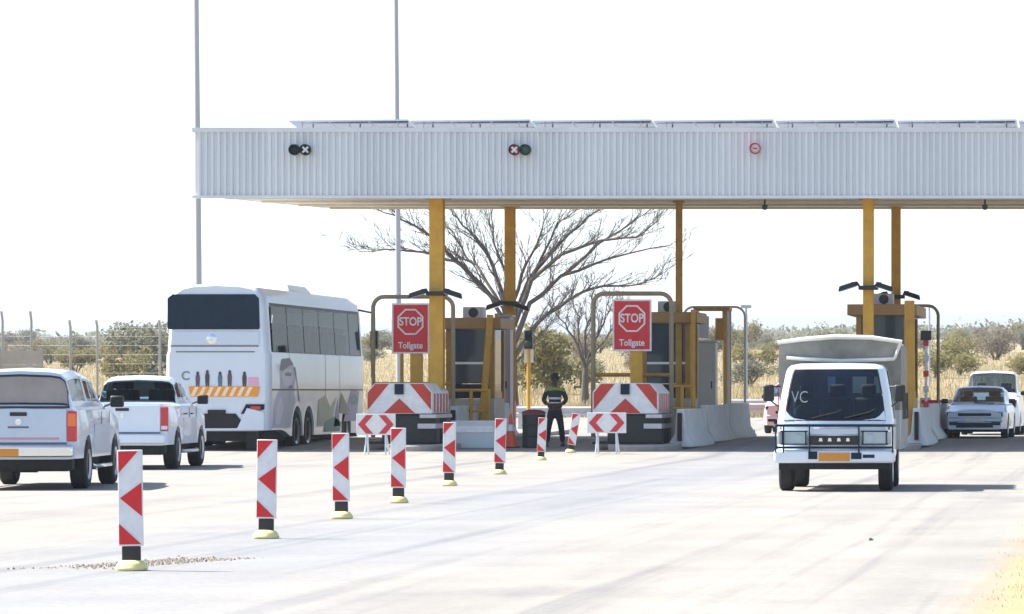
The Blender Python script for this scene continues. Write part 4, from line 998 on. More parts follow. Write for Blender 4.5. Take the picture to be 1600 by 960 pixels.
# --- box truck facing the camera
def truck():
    d = 59.3
    root = thing('box_truck', 'small white cab over truck with pale tarp covered load box, driving towards the viewer', 'truck', (X(1304, d), d, .006), 180 + 1.5)
    hw = .90; yb = -1.55
    def ring(yf, h, rnd=1.0, yb_=yb): return [(0, yb_), (h, yb_), (h, yf - .34), (h - .035, yf - .20), (h - .115 * rnd, yf - .085), (h - .29 * rnd, yf - .022), (0, yf + .055)]
    LV = [(.50, ring(-.03, hw - .02)), (.56, ring(.0, hw)), (.98, ring(.02, hw)), (1.10, ring(.0, hw)), (1.16, ring(-.02, hw - .008)), (1.50, ring(-.10, hw - .055)), (1.84, ring(-.20, hw - .12)), (1.90, ring(-.245, hw - .14)), (1.95, ring(-.33, hw - .19)), (1.98, ring(-.52, hw - .32)), (1.985, ring(-.8, hw - .5))]
    C = Loft(LV, 'Z'); 
    C.open_shell('cab', M_white, root, [(3.02, 6.75, 4.1, 6), (3.3, 6.5, 1.25, 1.92)], angle=28)
    mb = MB(); C.patch(mb, 3.02, 6.75, 4.1, 6, across=True, ni=10, ntt=12, off=-.004); ws = mb.build('windscreen', pane_mat('windscreen_pane', 1.5), root)
    # painted sweep under the glass rising to the corners, and the black seal
    mb = MB(); C.patch(mb, 2.9, 3.1, 4.0, 6, across=True, ni=2, ntt=12, off=.003); C.patch(mb, 6.68, 6.86, 4.0, 6, across=True, ni=2, ntt=12, off=.003)
    C.patch(mb, 2.9, 6.86, 3.98, 4.12, (1, -1), .003, 10, 2); mb.build('windscreen_seal', M_black, root)
    for s_ in (1, -1):
        mb = MB(); i_ = lambda zz: next(k + (zz - LV[k][0]) / (LV[k + 1][0] - LV[k][0]) for k in range(len(LV) - 1) if LV[k][0] <= zz <= LV[k + 1][0])
        q = [C.at(i_(1.10), 4.0, s_), C.at(i_(1.10), 5.3, s_), C.at(i_(1.13), 4.9, s_), C.at(i_(1.17), 4.5, s_), C.at(i_(1.25), 4.05, s_)]
        mb.add([v + Vector((s_ * .004, .009, 0)) for v in q], [(0, 1, 2, 3, 4)]); mb.build('corner_panel', M_white, root)
    # cabin inside: floor, seats, back wall with pale patches for the bright view through its window, steering wheel
    mb = MB(); mb.b(-hw + .05, hw - .05, yb + .05, -.12, .95, 1.0); mb.b(-.78, .78, -.42, -.14, 1.0, 1.14); mb.build('dashboard', M_dark, root, bevel=.02)
    mb = MB(); mb.b(-.76, .76, yb + .03, yb + .06, 1.0, 1.90); bw_ = mb.build('back_wall', mat('cab_lining', (.07, .11, .17), .8), root)
    for x_, w_, m_ in ((-.32, .22, 'pale'), (.12, .12, 'mauve'), (-.62, .14, 'pale')):
        mb = MB(); mb.b(x_ - w_ / 2, x_ + w_ / 2, yb + .062, yb + .07, 1.52, 1.78); mb.build('rear_view_patch', mat('rear_view_' + m_, (.6, .66, .64) if m_ == 'pale' else (.42, .46, .66), .6), bw_)  # added pale panels standing in for the load box seen through the rear window
    for sx_ in (-.48, 0, .48):
        mb = MB(); mb.b(sx_ - .22, sx_ + .22, -1.15, -.98, 1.0, 1.45); mb.b(sx_ - .12, sx_ + .12, -1.12, -1.0, 1.46, 1.66); mb.build('seat', mat('car_seat', (.035, .038, .045), .9), root, bevel=.04)
    mb = MB(); mb.tube([(.44 + .20 * math.cos(t), -.5 - .12 * math.sin(t), 1.22 + .12 * math.sin(t)) for t in np.linspace(0, 2 * math.pi, 17)], .015, 6, cap=False); mb.build('steering_wheel', M_black, root)
    text('VC', .27, mat('sticker_white', (.45, .48, .50), .6), 'lettering', ws, (.54, -.056, 1.45), (77, 0, 180), ext=.001, bold=-.004, sx=.75)
    for s_ in (1, -1):
        mb = MB(); mb.tube([(s_ * .25 + .1, .035, 1.13), (s_ * .25 - .3, .02, 1.23), (s_ * .25 - .36, -.01, 1.27)], .010, 6); mb.build('wiper', M_black, ws)
        mb = MB(); C.patch(mb, 3.3, 6.5, 1.25, 1.92, (s_,), -.004, 6, 4); mb.build('door_window', pane_mat(), root)
        mb = MB(); C.patch(mb, .5, 6.8, 1.16, 1.18, (s_,), .004, 12, 2); mb.build('door_gap', M_seam, root)
        mb = MB(); mb.box((s_ * (hw + .11), .05, 1.52), (.17, .10, .26)); mi = mb.build('mirror', M_black, root, bevel=.03)
        mb = MB(); mb.tube([(s_ * (hw - .06), -.1, 1.62), (s_ * (hw + .08), .05, 1.62)], .013, 6); mb.tube([(s_ * (hw - .02), -.05, 1.32), (s_ * (hw + .08), .05, 1.40)], .013, 6); mb.build('mirror_arm', M_black, mi)
        # lamps
        mb = MB(); mb.box((s_ * .62, .035, .83), (.42, .06, .22)); hl = mb.build('headlight', M_clear, root, bevel=.02)
        mb = MB(); mb.box((s_ * .62, .067, .93), (.42, .008, .02)); mb.box((s_ * .62, .067, .73), (.42, .008, .02)); mb.box((s_ * .44, .067, .83), (.02, .008, .2)); mb.box((s_ * .80, .067, .83), (.02, .008, .2)); mb.build('lamp_bezel', M_navy, hl)
        mb = MB(); mb.lathe([(.07, .07), (.075, .06), (.076, .0)], (s_ * .55, .0, .83), 'Y', 14); mb.build('lamp_reflector', M_clear, hl)
        mb = MB(); mb.box((s_ * .845, .03, .83), (.05, .07, .2)); mb.build('indicator', M_orlens if False else M_galv, root, bevel=.01)
        wheel(root, s_ * (hw - .13), -.62, .36, .22)
        wheel(root, s_ * (hw - .17), -3.15, .36, .30)
    mb = MB(); mb.box((0, .06, .79), (.76, .05, .14)); g = mb.build('grille', M_black, root, bevel=.01)
    for k in range(4):
        mb = MB(); x = -.21 + k * .14; mb.prism([(x - .03, .775), (x + .03, .775), (x + .02, .825), (x - .02, .825)], .0855, .092); mb.build('grille_letter', M_chrome, g)
    mb = MB(); mb.box((0, .058, .93), (.74, .04, .10)); mb.build('front_panel', M_silver, root, bevel=.008)
    # tube guard across the front
    mb = MB(); mb.tube([(-.93, -.05, 1.02), (-.90, .11, 1.02), (.90, .11, 1.02), (.93, -.05, 1.02)], .022, 8); mb.tube([(-.90, .11, .68), (.90, .11, .68)], .018, 8)
    for x in (-.90, -.38, .38, .78, .90): mb.tube([(x, .11, 1.02), (x, .11, .60)], .014, 6)
    mb.build('bull_bar', M_navy, root)
    mb = MB(); mb.b(-.93, .93, -.25, .10, .44, .645); bmp = mb.build('bumper', M_white, root, bevel=.04)
    mb = MB(); mb.b(-.24, .24, .104, .115, .47, .60); mb.build('number_plate', M_plate_o, bmp)
    for a_, b_, c_, e_ in ((-.42, -.26, .50, .60), (.26, .40, .50, .62), (-.62, -.44, .52, .57)): mb = MB(); mb.b(a_, b_, .10, .108, c_, e_); mb.build('fog_recess', M_navy, bmp)
    mb = MB(); mb.b(-.86, .86, -.2, .0, .34, .46); mb.b(-.45, .45, -4.6, -.2, .36, .55); mb.b(-.8, .8, -1.4, -.2, .42, .52); mb.build('chassis', M_dark, root)
    # load box, tarp with sagging top and rolled front edge
    y0, y1 = -1.70, -4.7; bw = .965
    mb = MB(); mb.b(-bw, bw, y1, y0, .62, 1.25); mb.build('load_box', M_box, root, bevel=.015)
    for k in range(5):
        yy = lerp(y0 - .15, y1 + .15, k / 4)
        for s_ in (-1, 1): mb = MB(); mb.b(s_ * (bw + .012) - .011, s_ * (bw + .012) + .011, yy - .03, yy + .03, .64, 1.24); mb.build('box_rib', M_galv, root)
    def tp(y, k):
        sag = .05 * math.sin(k * 2.1 + .4); zt_ = 2.32 + sag
        return [(0, 1.251), (bw - .02, 1.251), (bw, 1.5), (bw + .01, 1.9), (bw, 2.24 + sag), (bw - .05, zt_ - .02), (bw - .3, zt_ + .025 + sag), (.3, zt_ + .05), (0, zt_ + .055)]
    T = Loft([(lerp(y0, y1, k / 8), tp(lerp(y0, y1, k / 8), k)) for k in range(9)]); T.obj('tarp', M_tarp, root, angle=50)
    mb = MB(); mb.tube([(-bw - .02, y0 + .04, 2.33), (-.5, y0 + .05, 2.40), (.1, y0 + .05, 2.41), (.6, y0 + .05, 2.37), (bw + .02, y0 + .04, 2.32)], [.03, .035, .04, .035, .03], 8)
    mb.tube([(-bw + .1, y0 + .03, 2.06), (0, y0 + .04, 2.02), (bw - .12, y0 + .03, 2.08)], [.03, .04, .03], 8); mb.tube([(-bw + .10, y0 + .03, 2.06), (-bw - .0, y0 + .03, 2.32)], .028, 6); mb.build('tarp_fold', mat('tarp_pale', (.72, .70, .64), .8), root)
    for k in range(6):
        yy = lerp(y0 - .2, y1 + .2, k / 5)
        for s_ in (-1, 1): mb = MB(); mb.tube([(s_ * (bw + .02), yy, 1.52), (s_ * (bw + .03), yy + .05, 1.1)], .008, 5); mb.build('tarp_rope', M_black, root)
    return root
truck()

# --- saloon cars facing the camera
def car(name, label, loc, rz, paint, roofz=1.42, hw=.83, tall=0.0, plate=M_plate_w, bonnet=1.0):
    root = thing(name, label, 'car', loc, rz)
    L2 = 2.1; ax = (-1.28, 1.30); ra = .37; rw = .30
    ys = stations_for(-L2, L2, ax, ra, .24)
    hz_ = .92 + tall
    def top(y): return lerp(hz_ - .03, hz_, sstep(-2.1, -1.6, y)) if y < .4 else lerp(hz_, hz_ - .2, sstep(.6, 2.1, y) ** 1.3)
    st = []
    for y in ys:
        e = 1 - .16 * sstep(1.5, 2.1, y) ** 2 - .12 * sstep(-1.6, -2.1, y) ** 2
        h = hw * e; z0_ = arch_zb(y, .24, ax, ra, rw); zt_ = top(y)
        st.append((y, [(0, z0_), (h - .1, z0_), (h, z0_ + .012), (h + .015, max(.52, z0_ + .03)), (h, max(.70, z0_ + .05)), (h - .05, zt_ - .04), (h - .13, zt_), (h - .4, zt_ + .02), (0, zt_ + .03)]))
    Loft(st).obj('body', paint, root)
    zb_ = hz_ - .01; hb, ht = hw - .08, hw - .24
    def prof(k, zt_): return [(hb, zb_), (hb - .015, lerp(zb_ + .004, zb_ + .05, k)), (lerp(hb - .05, ht + .05, k), lerp(zb_ + .01, zt_ - .09, k)), (lerp(hb - .1, ht - .02, k), lerp(zb_ + .013, zt_ - .02, k)), (lerp(hb - .22, ht - .16, k), lerp(zb_ + .016, zt_, k)), (0, lerp(zb_ + .02, zt_ + .02, k))]
    C = Loft([(-1.95, prof(0, roofz)), (-1.3, prof(.97, roofz - .03)), (-.5, prof(1, roofz)), (.05, prof(1, roofz - .02)), (.95, prof(0, roofz))])
    side_w = [(1.1, 1.95, 1.12, 1.92), (2.02, 3.2, 1.12, 1.92)]
    C.open_shell('cabin_shell', paint, root, [(3.06, 3.88, 1.55, 5), (.15, .9, 1.6, 5)] + side_w)
    mb = MB(); C.patch(mb, 3.06, 3.88, 1.55, 5, across=True, ntt=8, off=-.003); ws = mb.build('windscreen', pane_mat('windscreen_pane', 1.5), root)
    mb = MB(); mb.tube([(-.45, .97, zb_ + .03), (.1, .90, zb_ + .06)], .012, 5); mb.build('wiper', M_black, ws)
    mb = MB(); C.patch(mb, .15, .9, 1.6, 5, across=True, ntt=8, off=-.003); mb.build('rear_window', pane_mat(), root)
    mb = MB(); mb.b(-hw + .14, hw - .14, -1.7, .62, zb_ + .025, zb_ + .036); mb.build('cabin_floor', M_dark, root)
    for (sx_, sy_) in ((-.35, -.15), (.35, -.15), (-.38, -.95), (.38, -.95)):
        mb = MB(); mb.b(sx_ - .22, sx_ + .22, sy_ - .06, sy_ + .06, zb_ + .037, zb_ + .22); mb.b(sx_ - .12, sx_ + .12, sy_ - .05, sy_ + .05, zb_ + .22, zb_ + .38); mb.build('seat', mat('car_seat', (.035, .038, .045), .9), root, bevel=.03)
    mb = MB(); mb.tube([(.35 + .17 * math.cos(t), .30 - .06 * math.sin(t), zb_ + .09 + .15 * math.sin(t)) for t in np.linspace(0, 2 * math.pi, 17)], .014, 6, cap=False); mb.build('steering_wheel', M_black, root)
    for s_ in (1, -1):
        for w_ in side_w:
            mb = MB(); C.patch(mb, *w_, (s_,), off=-.003); mb.build('side_window', pane_mat(), root)
        mb = MB(); mb.box((s_ * (hw - .24), 2.0, hz_ - .27), (.34, .16, .15)); hl = mb.build('headlight', M_clear, root, bevel=.03)
        mb = MB(); mb.box((s_ * (hw - .24), 2.085, hz_ - .27), (.28, .012, .09)); mb.build('headlight_core', M_navy, hl, bevel=.01)
        mb = MB(); mb.box((s_ * (hw - .28), 2.10, .40), (.24, .04, .09)); mb.build('fog_lamp', M_navy, root, bevel=.02)
        mb = MB(); mb.box((s_ * (hw + .07), .68, zb_ + .09), (.18, .09, .13)); mb.build('mirror', M_black, root, bevel=.03)
        mb = MB(); mb.box((s_ * (hw - .2), -2.07, .75), (.3, .1, .16)); mb.build('tail_light', M_redlens, root, bevel=.02)
        mb = MB(); mb.b(s_ * (hw + .012) - .006, s_ * (hw + .012) + .006, -.5, .6, .32, .5); mb.build('door_trim', paint, root)
        for ya in ax: wheel(root, s_ * (hw - .09), ya, rw, .19)
    mb = MB(); mb.b(-.45, .45, 2.06, 2.11, .60, .68); mb.build('grille', M_navy, root, bevel=.01)
    mb = MB(); mb.b(-.50, .50, 2.09, 2.125, .29, .42); mb.build('bumper_intake', M_navy, root, bevel=.02)
    mb = MB(); mb.b(-hw + .1, hw - .1, 1.95, 2.13, .43, .57); bp = mb.build('bumper', paint, root, bevel=.04)
    mb = MB(); mb.b(-.26, .26, 2.132, 2.142, .45, .55); mb.build('number_plate', plate, bp)
    mb = MB(); mb.b(-hw + .12, hw - .12, -1.95, 1.98, .17, .40); mb.build('underbody', M_dark, root)
    return root
car('hatchback', 'pale blue car with bonnet towards the viewer, beside the third island', (X(1527, 103.5), 105.6, terr(105) + .006), 180 - 2, M_blue, 1.40, .85)
car('delivery_van', 'white high roofed car queueing close behind the pale blue car', (X(1549, 112), 113.5, terr(112) + .006), 180 - 1, M_white, 1.86, .86, tall=.22)
car('hatchback', 'faded pink red car mostly hidden behind the box truck', (X(1238, 116), 117.5, terr(116) + .006), 180, M_pink, 1.55, .84, tall=.12)

# ------------------------------------------------------------------ person
def skin_mesh(name, joints, edges, m, parent, sub=2):
    me = bpy.data.meshes.new(name); me.from_pydata([j[0] for j in joints], edges, []); o = bpy.data.objects.new(name, me); col.objects.link(o)
    sk = o.modifiers.new('skin', 'SKIN'); sk.use_smooth_shade = True
    for i, j in enumerate(joints):
        r_ = j[1] if isinstance(j[1], tuple) else (j[1], j[1]); v = me.skin_vertices[0].data[i]; v.radius = r_; v.use_root = (i == 0)
    sb = o.modifiers.new('sub', 'SUBSURF'); sb.levels = sub; sb.render_levels = sub
    bpy.context.view_layer.update()
    m2 = bpy.data.meshes.new_from_object(o.evaluated_get(bpy.context.evaluated_depsgraph_get())); bpy.data.objects.remove(o)
    m2.name = name; m2.materials.clear(); m2.materials.append(m); m2.polygons.foreach_set('use_smooth', [True] * len(m2.polygons))
    q = bpy.data.objects.new(name, m2); col.objects.link(q); q.parent = parent; return q
def person():
    p = ground_hit(867, 698)
    root = thing('person', 'person in dark trousers and dark jacket with yellow shoulders standing with hands held in front', 'person', p, 4)
    # facing -Y
    J = [((0, 0, .95), (.13, .095)), ((0, .0, 1.12), (.125, .09)), ((0, .01, 1.36), (.15, .095)), ((0, .015, 1.50), (.075, .06)), ((0, .005, 1.56), .055), ((0, -.01, 1.64), (.075, .088)), ((0, -.005, 1.74), (.08, .095)), ((0, 0, 1.80), (.055, .065))]
    E = [(0, 1), (1, 2), (2, 3), (3, 4), (4, 5), (5, 6), (6, 7)]
    for s_ in (1, -1):
        b = len(J)
        J += [((s_ * .18, .02, 1.43), .062), ((s_ * .275, .03, 1.17), .045), ((s_ * .17, -.16, 1.06), .036), ((s_ * .05, -.24, 1.03), .030)]
        E += [(2, b), (b, b + 1), (b + 1, b + 2), (b + 2, b + 3)]
        b = len(J)
        J += [((s_ * .11, .0, .86), .09), ((s_ * .16, -.01, .48), .062), ((s_ * .20, .02, .10), .042), ((s_ * .215, -.10, .045), (.045, .03))]
        E += [(0, b), (b, b + 1), (b + 1, b + 2), (b + 2, b + 3)]
    skin_mesh('body', J, E, M_skin, root)
    # fingers of the two joined hands
    JF = []; EF = []
    for s_ in (1, -1):
        for k in range(5):
            b = len(JF); z = 1.055 - k * .019; l = (.05, .075, .08, .075, .06)[k]
            if k == 0: JF += [((s_ * .06, -.255, 1.06), .011), ((s_ * .04, -.275, 1.075), .010), ((s_ * .015, -.285, 1.08), .009)]
            else: JF += [((s_ * .05, -.255, z), .010), ((s_ * .02, -.28 - .004 * k, z - .005), .0095), ((-s_ * (l - .05), -.275, z - .012), .008)]
            EF += [(b, b + 1), (b + 1, b + 2)]
    mb = MB()
    for i in range(0, len(JF), 3): mb.tube([JF[i][0], JF[i + 1][0], JF[i + 2][0]], [JF[i][1], JF[i + 1][1], JF[i + 2][1]], 8)
    mb.build('fingers', M_skin, root)
    # jacket
    J = [((0, 0, .93), (.165, .125)), ((0, .0, 1.12), (.155, .115)), ((0, .01, 1.35), (.18, .118)), ((0, .015, 1.47), (.10, .075))]; E = [(0, 1), (1, 2), (2, 3)]
    for s_ in (1, -1):
        b = len(J); J += [((s_ * .19, .02, 1.425), .08), ((s_ * .29, .03, 1.17), .064), ((s_ * .19, -.14, 1.065), .05)]; E += [(2, b), (b, b + 1), (b + 1, b + 2)]
    jk = skin_mesh('jacket', J, E, M_jacket, root)
    J = [((0, .012, 1.335), (.186, .126)), ((0, .015, 1.47), (.108, .083))]; E = [(0, 1)]
    for s_ in (1, -1):
        b = len(J); J += [((s_ * .19, .02, 1.43), .086), ((s_ * .235, .025, 1.31), .078)]; E += [(0, b), (b, b + 1)]
    skin_mesh('shoulder_yoke', J, E, M_hivis, jk)
    def oval_band(z0, z1, rx, ry, cy, m, nm):
        mb = MB(); n = 24; vs = []
        for z, k in ((z0, 1), (z1, 1)):
            for i in range(n): t = 2 * math.pi * i / n; vs.append((rx * math.cos(t), cy + ry * math.sin(t), z))
        mb.add(vs, [(i, (i + 1) % n, n + (i + 1) % n, n + i) for i in range(n)]); mb.build(nm, m, jk)
    oval_band(1.19, 1.24, .178, .14, .005, M_band, 'reflective_band'); oval_band(.98, 1.06, .182, .142, .0, M_maroon, 'belt_band'); oval_band(1.09, 1.12, .176, .137, .0, M_band, 'reflective_band')
    # trousers
    J = [((0, 0, .96), (.14, .11)), ((0, 0, .88), (.13, .11))]; E = [(0, 1)]
    for s_ in (1, -1):
        b = len(J); J += [((s_ * .11, 0, .80), .105), ((s_ * .16, -.008, .48), .083), ((s_ * .20, .02, .10), .07)]; E += [(1, b), (b, b + 1), (b + 1, b + 2)]
    skin_mesh('trousers', J, E, M_trous, root)
    for s_ in (1, -1):
        mb = MB(); mb.box((s_ * .21, -.05, .04), (.10, .29, .08), taper=.85); mb.build('shoe', M_black, root, bevel=.025)
    # face and cap
    mb = MB(); mb.prism([(-.016, 1.645), (.016, 1.645), (.006, 1.70), (-.006, 1.70)], -.125, -.09); mb.b(-.028, .028, -.103, -.09, 1.615, 1.627); mb.build('nose_and_mouth', M_skin, root, bevel=.005)
    mb = MB()
    for s_ in (1, -1): mb.lathe([(-.012, 0), (-.006, .012), (.006, .012)], (s_ * .033, -.09, 1.70), 'Y', 10)
    mb.build('eyes', M_black, root)
    mb = MB()
    for s_ in (1, -1): mb.box((s_ * .09, .005, 1.69), (.02, .04, .065))
    mb.build('ears', M_skin, root, bevel=.008)
    mb = MB(); mb.lathe([(1.735, .106), (1.76, .108), (1.82, .095), (1.855, .06), (1.865, .0)], (0, 0, 0), 'Z', 20); mb.v = [(x * .93, y * 1.04, z) for x, y, z in mb.v]
    mb.prism([(-.075, 1.735), (.075, 1.735), (.07, 1.75), (-.07, 1.75)], -.19, -.06); mb.build('cap', M_hat, root)
    mb = MB(); mb.lathe([(1.66, .088), (1.735, .100)], (0, .018, 0), 'Z', 18); mb.build('hair', M_hair, root)
    return root
person()

# ------------------------------------------------------------------ bare trees
def twig(mb, p, dirv, length, r, level, rnd, droop=0.0):
    n = 4; pts = [p.copy()]; rr = [r]; d = dirv.normalized(); q = p.copy()
    for k in range(n):
        d = (d + Vector((rnd.uniform(-.2, .2), rnd.uniform(-.2, .2), rnd.uniform(-.14, .2) - droop))).normalized(); q = q + d * (length / n); pts.append(q.copy()); rr.append(max(.007, r * (1 - .7 * (k + 1) / n)))
    mb.tube(pts, rr, 5 if level < 2 else 4, cap=False)
    if level < 3:
        for k in range(1, n + 1):
            for _ in range(1):
                if level == 2 and rnd.random() < .12: continue
                nd = (pts[k] - pts[k - 1]).normalized() + Vector((rnd.uniform(-.8, .8), rnd.uniform(-.8, .8), rnd.uniform(-.35, .7))); twig(mb, pts[k], nd, length * rnd.uniform(.35, .6), rr[k] * .7, level + 1, rnd, droop)
def bare_tree(label, base, d, limbs, r0, seed, trunk):
    rnd = random.Random(seed); b = Vector((X(base[0], d), d, terr(d)))
    root = thing('bare_tree', label, 'tree', b)
    loc_ = lambda px, py, dy=0: Vector((X(px, d) - b.x, dy, Z(py, d) - b.z))
    tr = MB(); tr.tube([Vector((0, 0, -.1))] + [loc_(x, y) for x, y in trunk], [r0 * 1.3] + [lerp(r0, r0 * .7, (i + 1) / len(trunk)) for i in range(len(trunk))], 10)
    tr.build('trunk', M_bark, root)
    lm = MB(); tw = MB()
    for lim, rs in limbs:
        slope = rnd.uniform(-1, 1) * .45; pts = []; x0, y0 = lim[0]
        for i, (x, y) in enumerate(lim):
            dist = math.hypot(x - x0, y - y0) * d / FPX; pts.append(loc_(x, y, slope * dist))
        # densify with wiggle
        P = []
        for a, c in zip(pts, pts[1:]):
            for k in range(3): P.append(lerp(a, c, k / 3) + Vector((rnd.uniform(-.05, .05), rnd.uniform(-.1, .1), rnd.uniform(-.05, .05))) * (0 if (k == 0 and a is pts[0]) else 1))
        P.append(pts[-1]); n = len(P); RR = [max(.014, .74 * rs * (1 - .85 * i / (n - 1))) for i in range(n)]
        lm.tube(P, RR, 7, cap=False)
        for i in range(2, n):
            t = (P[i] - P[i - 1]).normalized()
            for _ in range(2 if i > 3 else 1):
                nd = t + Vector((rnd.uniform(-.7, .7), rnd.uniform(-.9, .9), rnd.uniform(-.2, .7)))
                twig(tw, P[i], nd, rnd.uniform(.6, 1.4) * r0 / .21, min(.03, RR[i] * .5), 1, rnd)
    lm.build('limbs', M_bark, root); tw.build('crown', M_bark, root)
L1 = [([(797, 505), (785, 480), (740, 430), (690, 380), (640, 345), (600, 330)], .15), ([(797, 520), (770, 465), (720, 412), (680, 398), (630, 392), (575, 396)], .12), ([(796, 500), (780, 450), (760, 400), (735, 368), (705, 340), (690, 318)], .13),
      ([(797, 500), (792, 430), (775, 380), (768, 320)], .11), ([(800, 490), (815, 430), (838, 380), (860, 330)], .12), ([(802, 500), (822, 445), (862, 392), (905, 352), (940, 322)], .14),
      ([(803, 510), (830, 440), (880, 400), (945, 375), (1000, 372), (1035, 345)], .14), ([(802, 540), (830, 475), (878, 432), (950, 404), (1050, 384)], .15), ([(802, 560), (840, 505), (890, 466), (940, 447), (1000, 446), (1035, 428)], .12),
      ([(801, 570), (815, 560), (835, 530), (858, 505)], .07), ([(785, 480), (745, 420), (720, 400), (700, 360), (660, 335)], .09), ([(830, 440), (850, 395), (870, 350), (905, 325)], .09), ([(878, 432), (930, 385), (985, 345), (1010, 330)], .09)]
bare_tree('large bare spreading tree behind the first booth', (801, 640), 140, L1, .20, 3, [(801, 600), (800, 545), (798, 500)])
L2 = [([(915, 575), (905, 540), (885, 505), (862, 478)], .10), ([(915, 575), (900, 530), (900, 495), (888, 470)], .08), ([(916, 575), (925, 535), (945, 505), (950, 470)], .10), ([(916, 575), (935, 545), (965, 510), (980, 480)], .08), ([(915, 560), (912, 520), (925, 490), (922, 462)], .08)]
bare_tree('smaller bare tree between the guard and the second stop sign', (914, 625), 150, L2, .15, 8, [(914, 600), (915, 575)])

# ------------------------------------------------------------------ bushes, scrub, grass
def leaf_cloud(n, lobes, leaf, seed):
    r_ = np.random.default_rng(seed); w_ = np.array([l[3] for l in lobes]) ** 2; w_ = w_ / w_.sum(); idx = r_.choice(len(lobes), n, p=w_); L_ = np.array(lobes)[idx]
    v = r_.normal(size=(n, 3)); v /= np.linalg.norm(v, axis=1)[:, None]; rad = r_.uniform(.25, 1.0, n) ** .5
    jit = 1 + .18 * np.sin(v[:, 0] * 5 + L_[:, 0] * 3) * np.sin(v[:, 2] * 6 + L_[:, 1] * 5)
    c = L_[:, :3] + v * (rad * jit * L_[:, 3])[:, None] * np.array([1, 1, .8]); c[:, 2] = np.maximum(c[:, 2], .05)
    a = r_.normal(size=(n, 3)); a /= np.linalg.norm(a, axis=1)[:, None]; b = np.cross(a, r_.normal(size=(n, 3))); b /= np.linalg.norm(b, axis=1)[:, None]
    s = leaf * r_.uniform(.6, 1.4, n)[:, None]
    vs = np.stack([c - a * s, c + b * s * .5, c + a * s, c - b * s * .5], 1).reshape(-1, 3)
    return vs
def mesh_quads(name, vs, m, parent=None):
    k = len(vs) // 4; me = bpy.data.meshes.new(name); me.vertices.add(len(vs)); me.vertices.foreach_set('co', vs.astype(np.float32).ravel())
    me.loops.add(k * 4); me.loops.foreach_set('vertex_index', np.arange(k * 4, dtype=np.int32)); me.polygons.add(k)
    me.polygons.foreach_set('loop_start', np.arange(0, k * 4, 4, dtype=np.int32)); me.update(calc_edges=True); me.validate(); me.materials.append(m)
    o = bpy.data.objects.new(name, me); col.objects.link(o)
    if parent: o.parent = parent
    return o
def bush(label, loc, scale, kind, seed, group=None, n=1600, wide=1.0):
    r_ = random.Random(seed); root = thing('thorn_bush', label, 'bush', loc, 0, group)
    lobes = [(r_.uniform(-.8, .8) * wide, r_.uniform(-.6, .6), r_.uniform(.45, 1.15), r_.uniform(.35, .62)) for _ in range(9)]
    mesh_quads('foliage', leaf_cloud(int(n * 2.2), lobes, .055, seed), M_leafs[kind], root)
    mb = MB()
    for k in range(5):
        l = lobes[k]; mb.tube([(r_.uniform(-.1, .1), r_.uniform(-.1, .1), -.05), (l[0] * .4, l[1] * .4, l[2] * .5), (l[0], l[1], l[2])], [.05, .035, .015], 5)
    mb.build('stem', M_bark, root); root.scale = (scale,) * 3
    return root
def gp(px, d): x = X(px, d); return (x, d, gz(x, d))
bush('rounded yellow green bush behind the standing guard', gp(863, 172), 2.0, 2, 21)
bush('grey green shrubby tree beside the coach', gp(213, 215), 2.2, 1, 22, n=1500)
bush('low olive bush left of the coach by the mesh fence', gp(120, 260), 1.2, 2, 23)
protos = []
ri = random.Random(5); cnt = 0
grp = 'thorn bushes scattered over the dry plain'
lb = 'distant thorn bush in dry grass beyond the toll plaza'
for k in range(150):
    d = 180 + (ri.random() ** 1.6) * 900; px = ri.uniform(-60, 1660); kind = ri.choice([0, 1, 2, 2, 3]); s_ = ri.uniform(.8, 1.5) * (1 + d / 900)
    if d < 260: s_ *= .75
    if k < 8:
        b = bush(lb, gp(px, d), s_, [0, 1, 2, 3, 2, 1, 2, 3][k], 60 + k, grp, 1100); protos.append(b)
    else:
        b = dup(protos[ri.randrange(8)], gp(px, d), ri.uniform(0, 360)); b.scale = (s_ * ri.uniform(.9, 1.3), s_, s_ * ri.uniform(.8, 1.15))
# far scrub: one mass
vs = []
rr_ = np.random.default_rng(11)
for k in range(2400):
    d = 750 + 3600 * rr_.random() ** 1.3; px = rr_.uniform(-100, 1700); x = X(px, d); z = gz(x, d); s = rr_.uniform(1.8, 3.6)
    lob = [(x + rr_.uniform(-s, s), d + rr_.uniform(-s, s), z + rr_.uniform(.3, .9) * s, rr_.uniform(.4, .8) * s) for _ in range(4)]
    c = leaf_cloud(42, lob, .6, 1000 + k); vs.append(c)
tag(mesh_quads('far_scrub', np.concatenate(vs), M_leafs[1]), 'distant blue green bushveld below the hills', None, None, 'stuff')
def blades(n, xf, hgt, seed, wd):
    r_ = np.random.default_rng(seed); out = []
    p = xf(r_, n); h = hgt * r_.uniform(.4, 1.2, n) * (.75 + .45 * np.sin(p[:, 0] * 1.1 + 2 * np.sin(p[:, 1] * .23)) * np.sin(p[:, 1] * .31 + p[:, 0] * .4)); a = r_.uniform(0, math.pi, n); ln = r_.normal(0, .28, (n, 2)) * h[:, None]
    dx = np.stack([np.cos(a), np.sin(a), 0 * a], 1) * (wd * r_.uniform(.6, 1.4, n))[:, None]
    top = p + np.stack([ln[:, 0], ln[:, 1], h], 1)
    return np.stack([p - dx, p + dx, top + dx * .25, top - dx * .25], 1).reshape(-1, 3)
def field(r_, n):
    d = 136 + 260 * r_.random(n) ** 1.7; px = r_.uniform(-60, 1680, n); x = (px - CX) * d / FPX
    return np.stack([x, d, np.array([gz(a, b) for a, b in zip(x, d)])], 1)
tag(mesh_quads('dry_grass', blades(110000, field, .38, 3, .014), M_grass), 'tall dry yellow grass beyond the toll plaza', None, None, 'stuff')
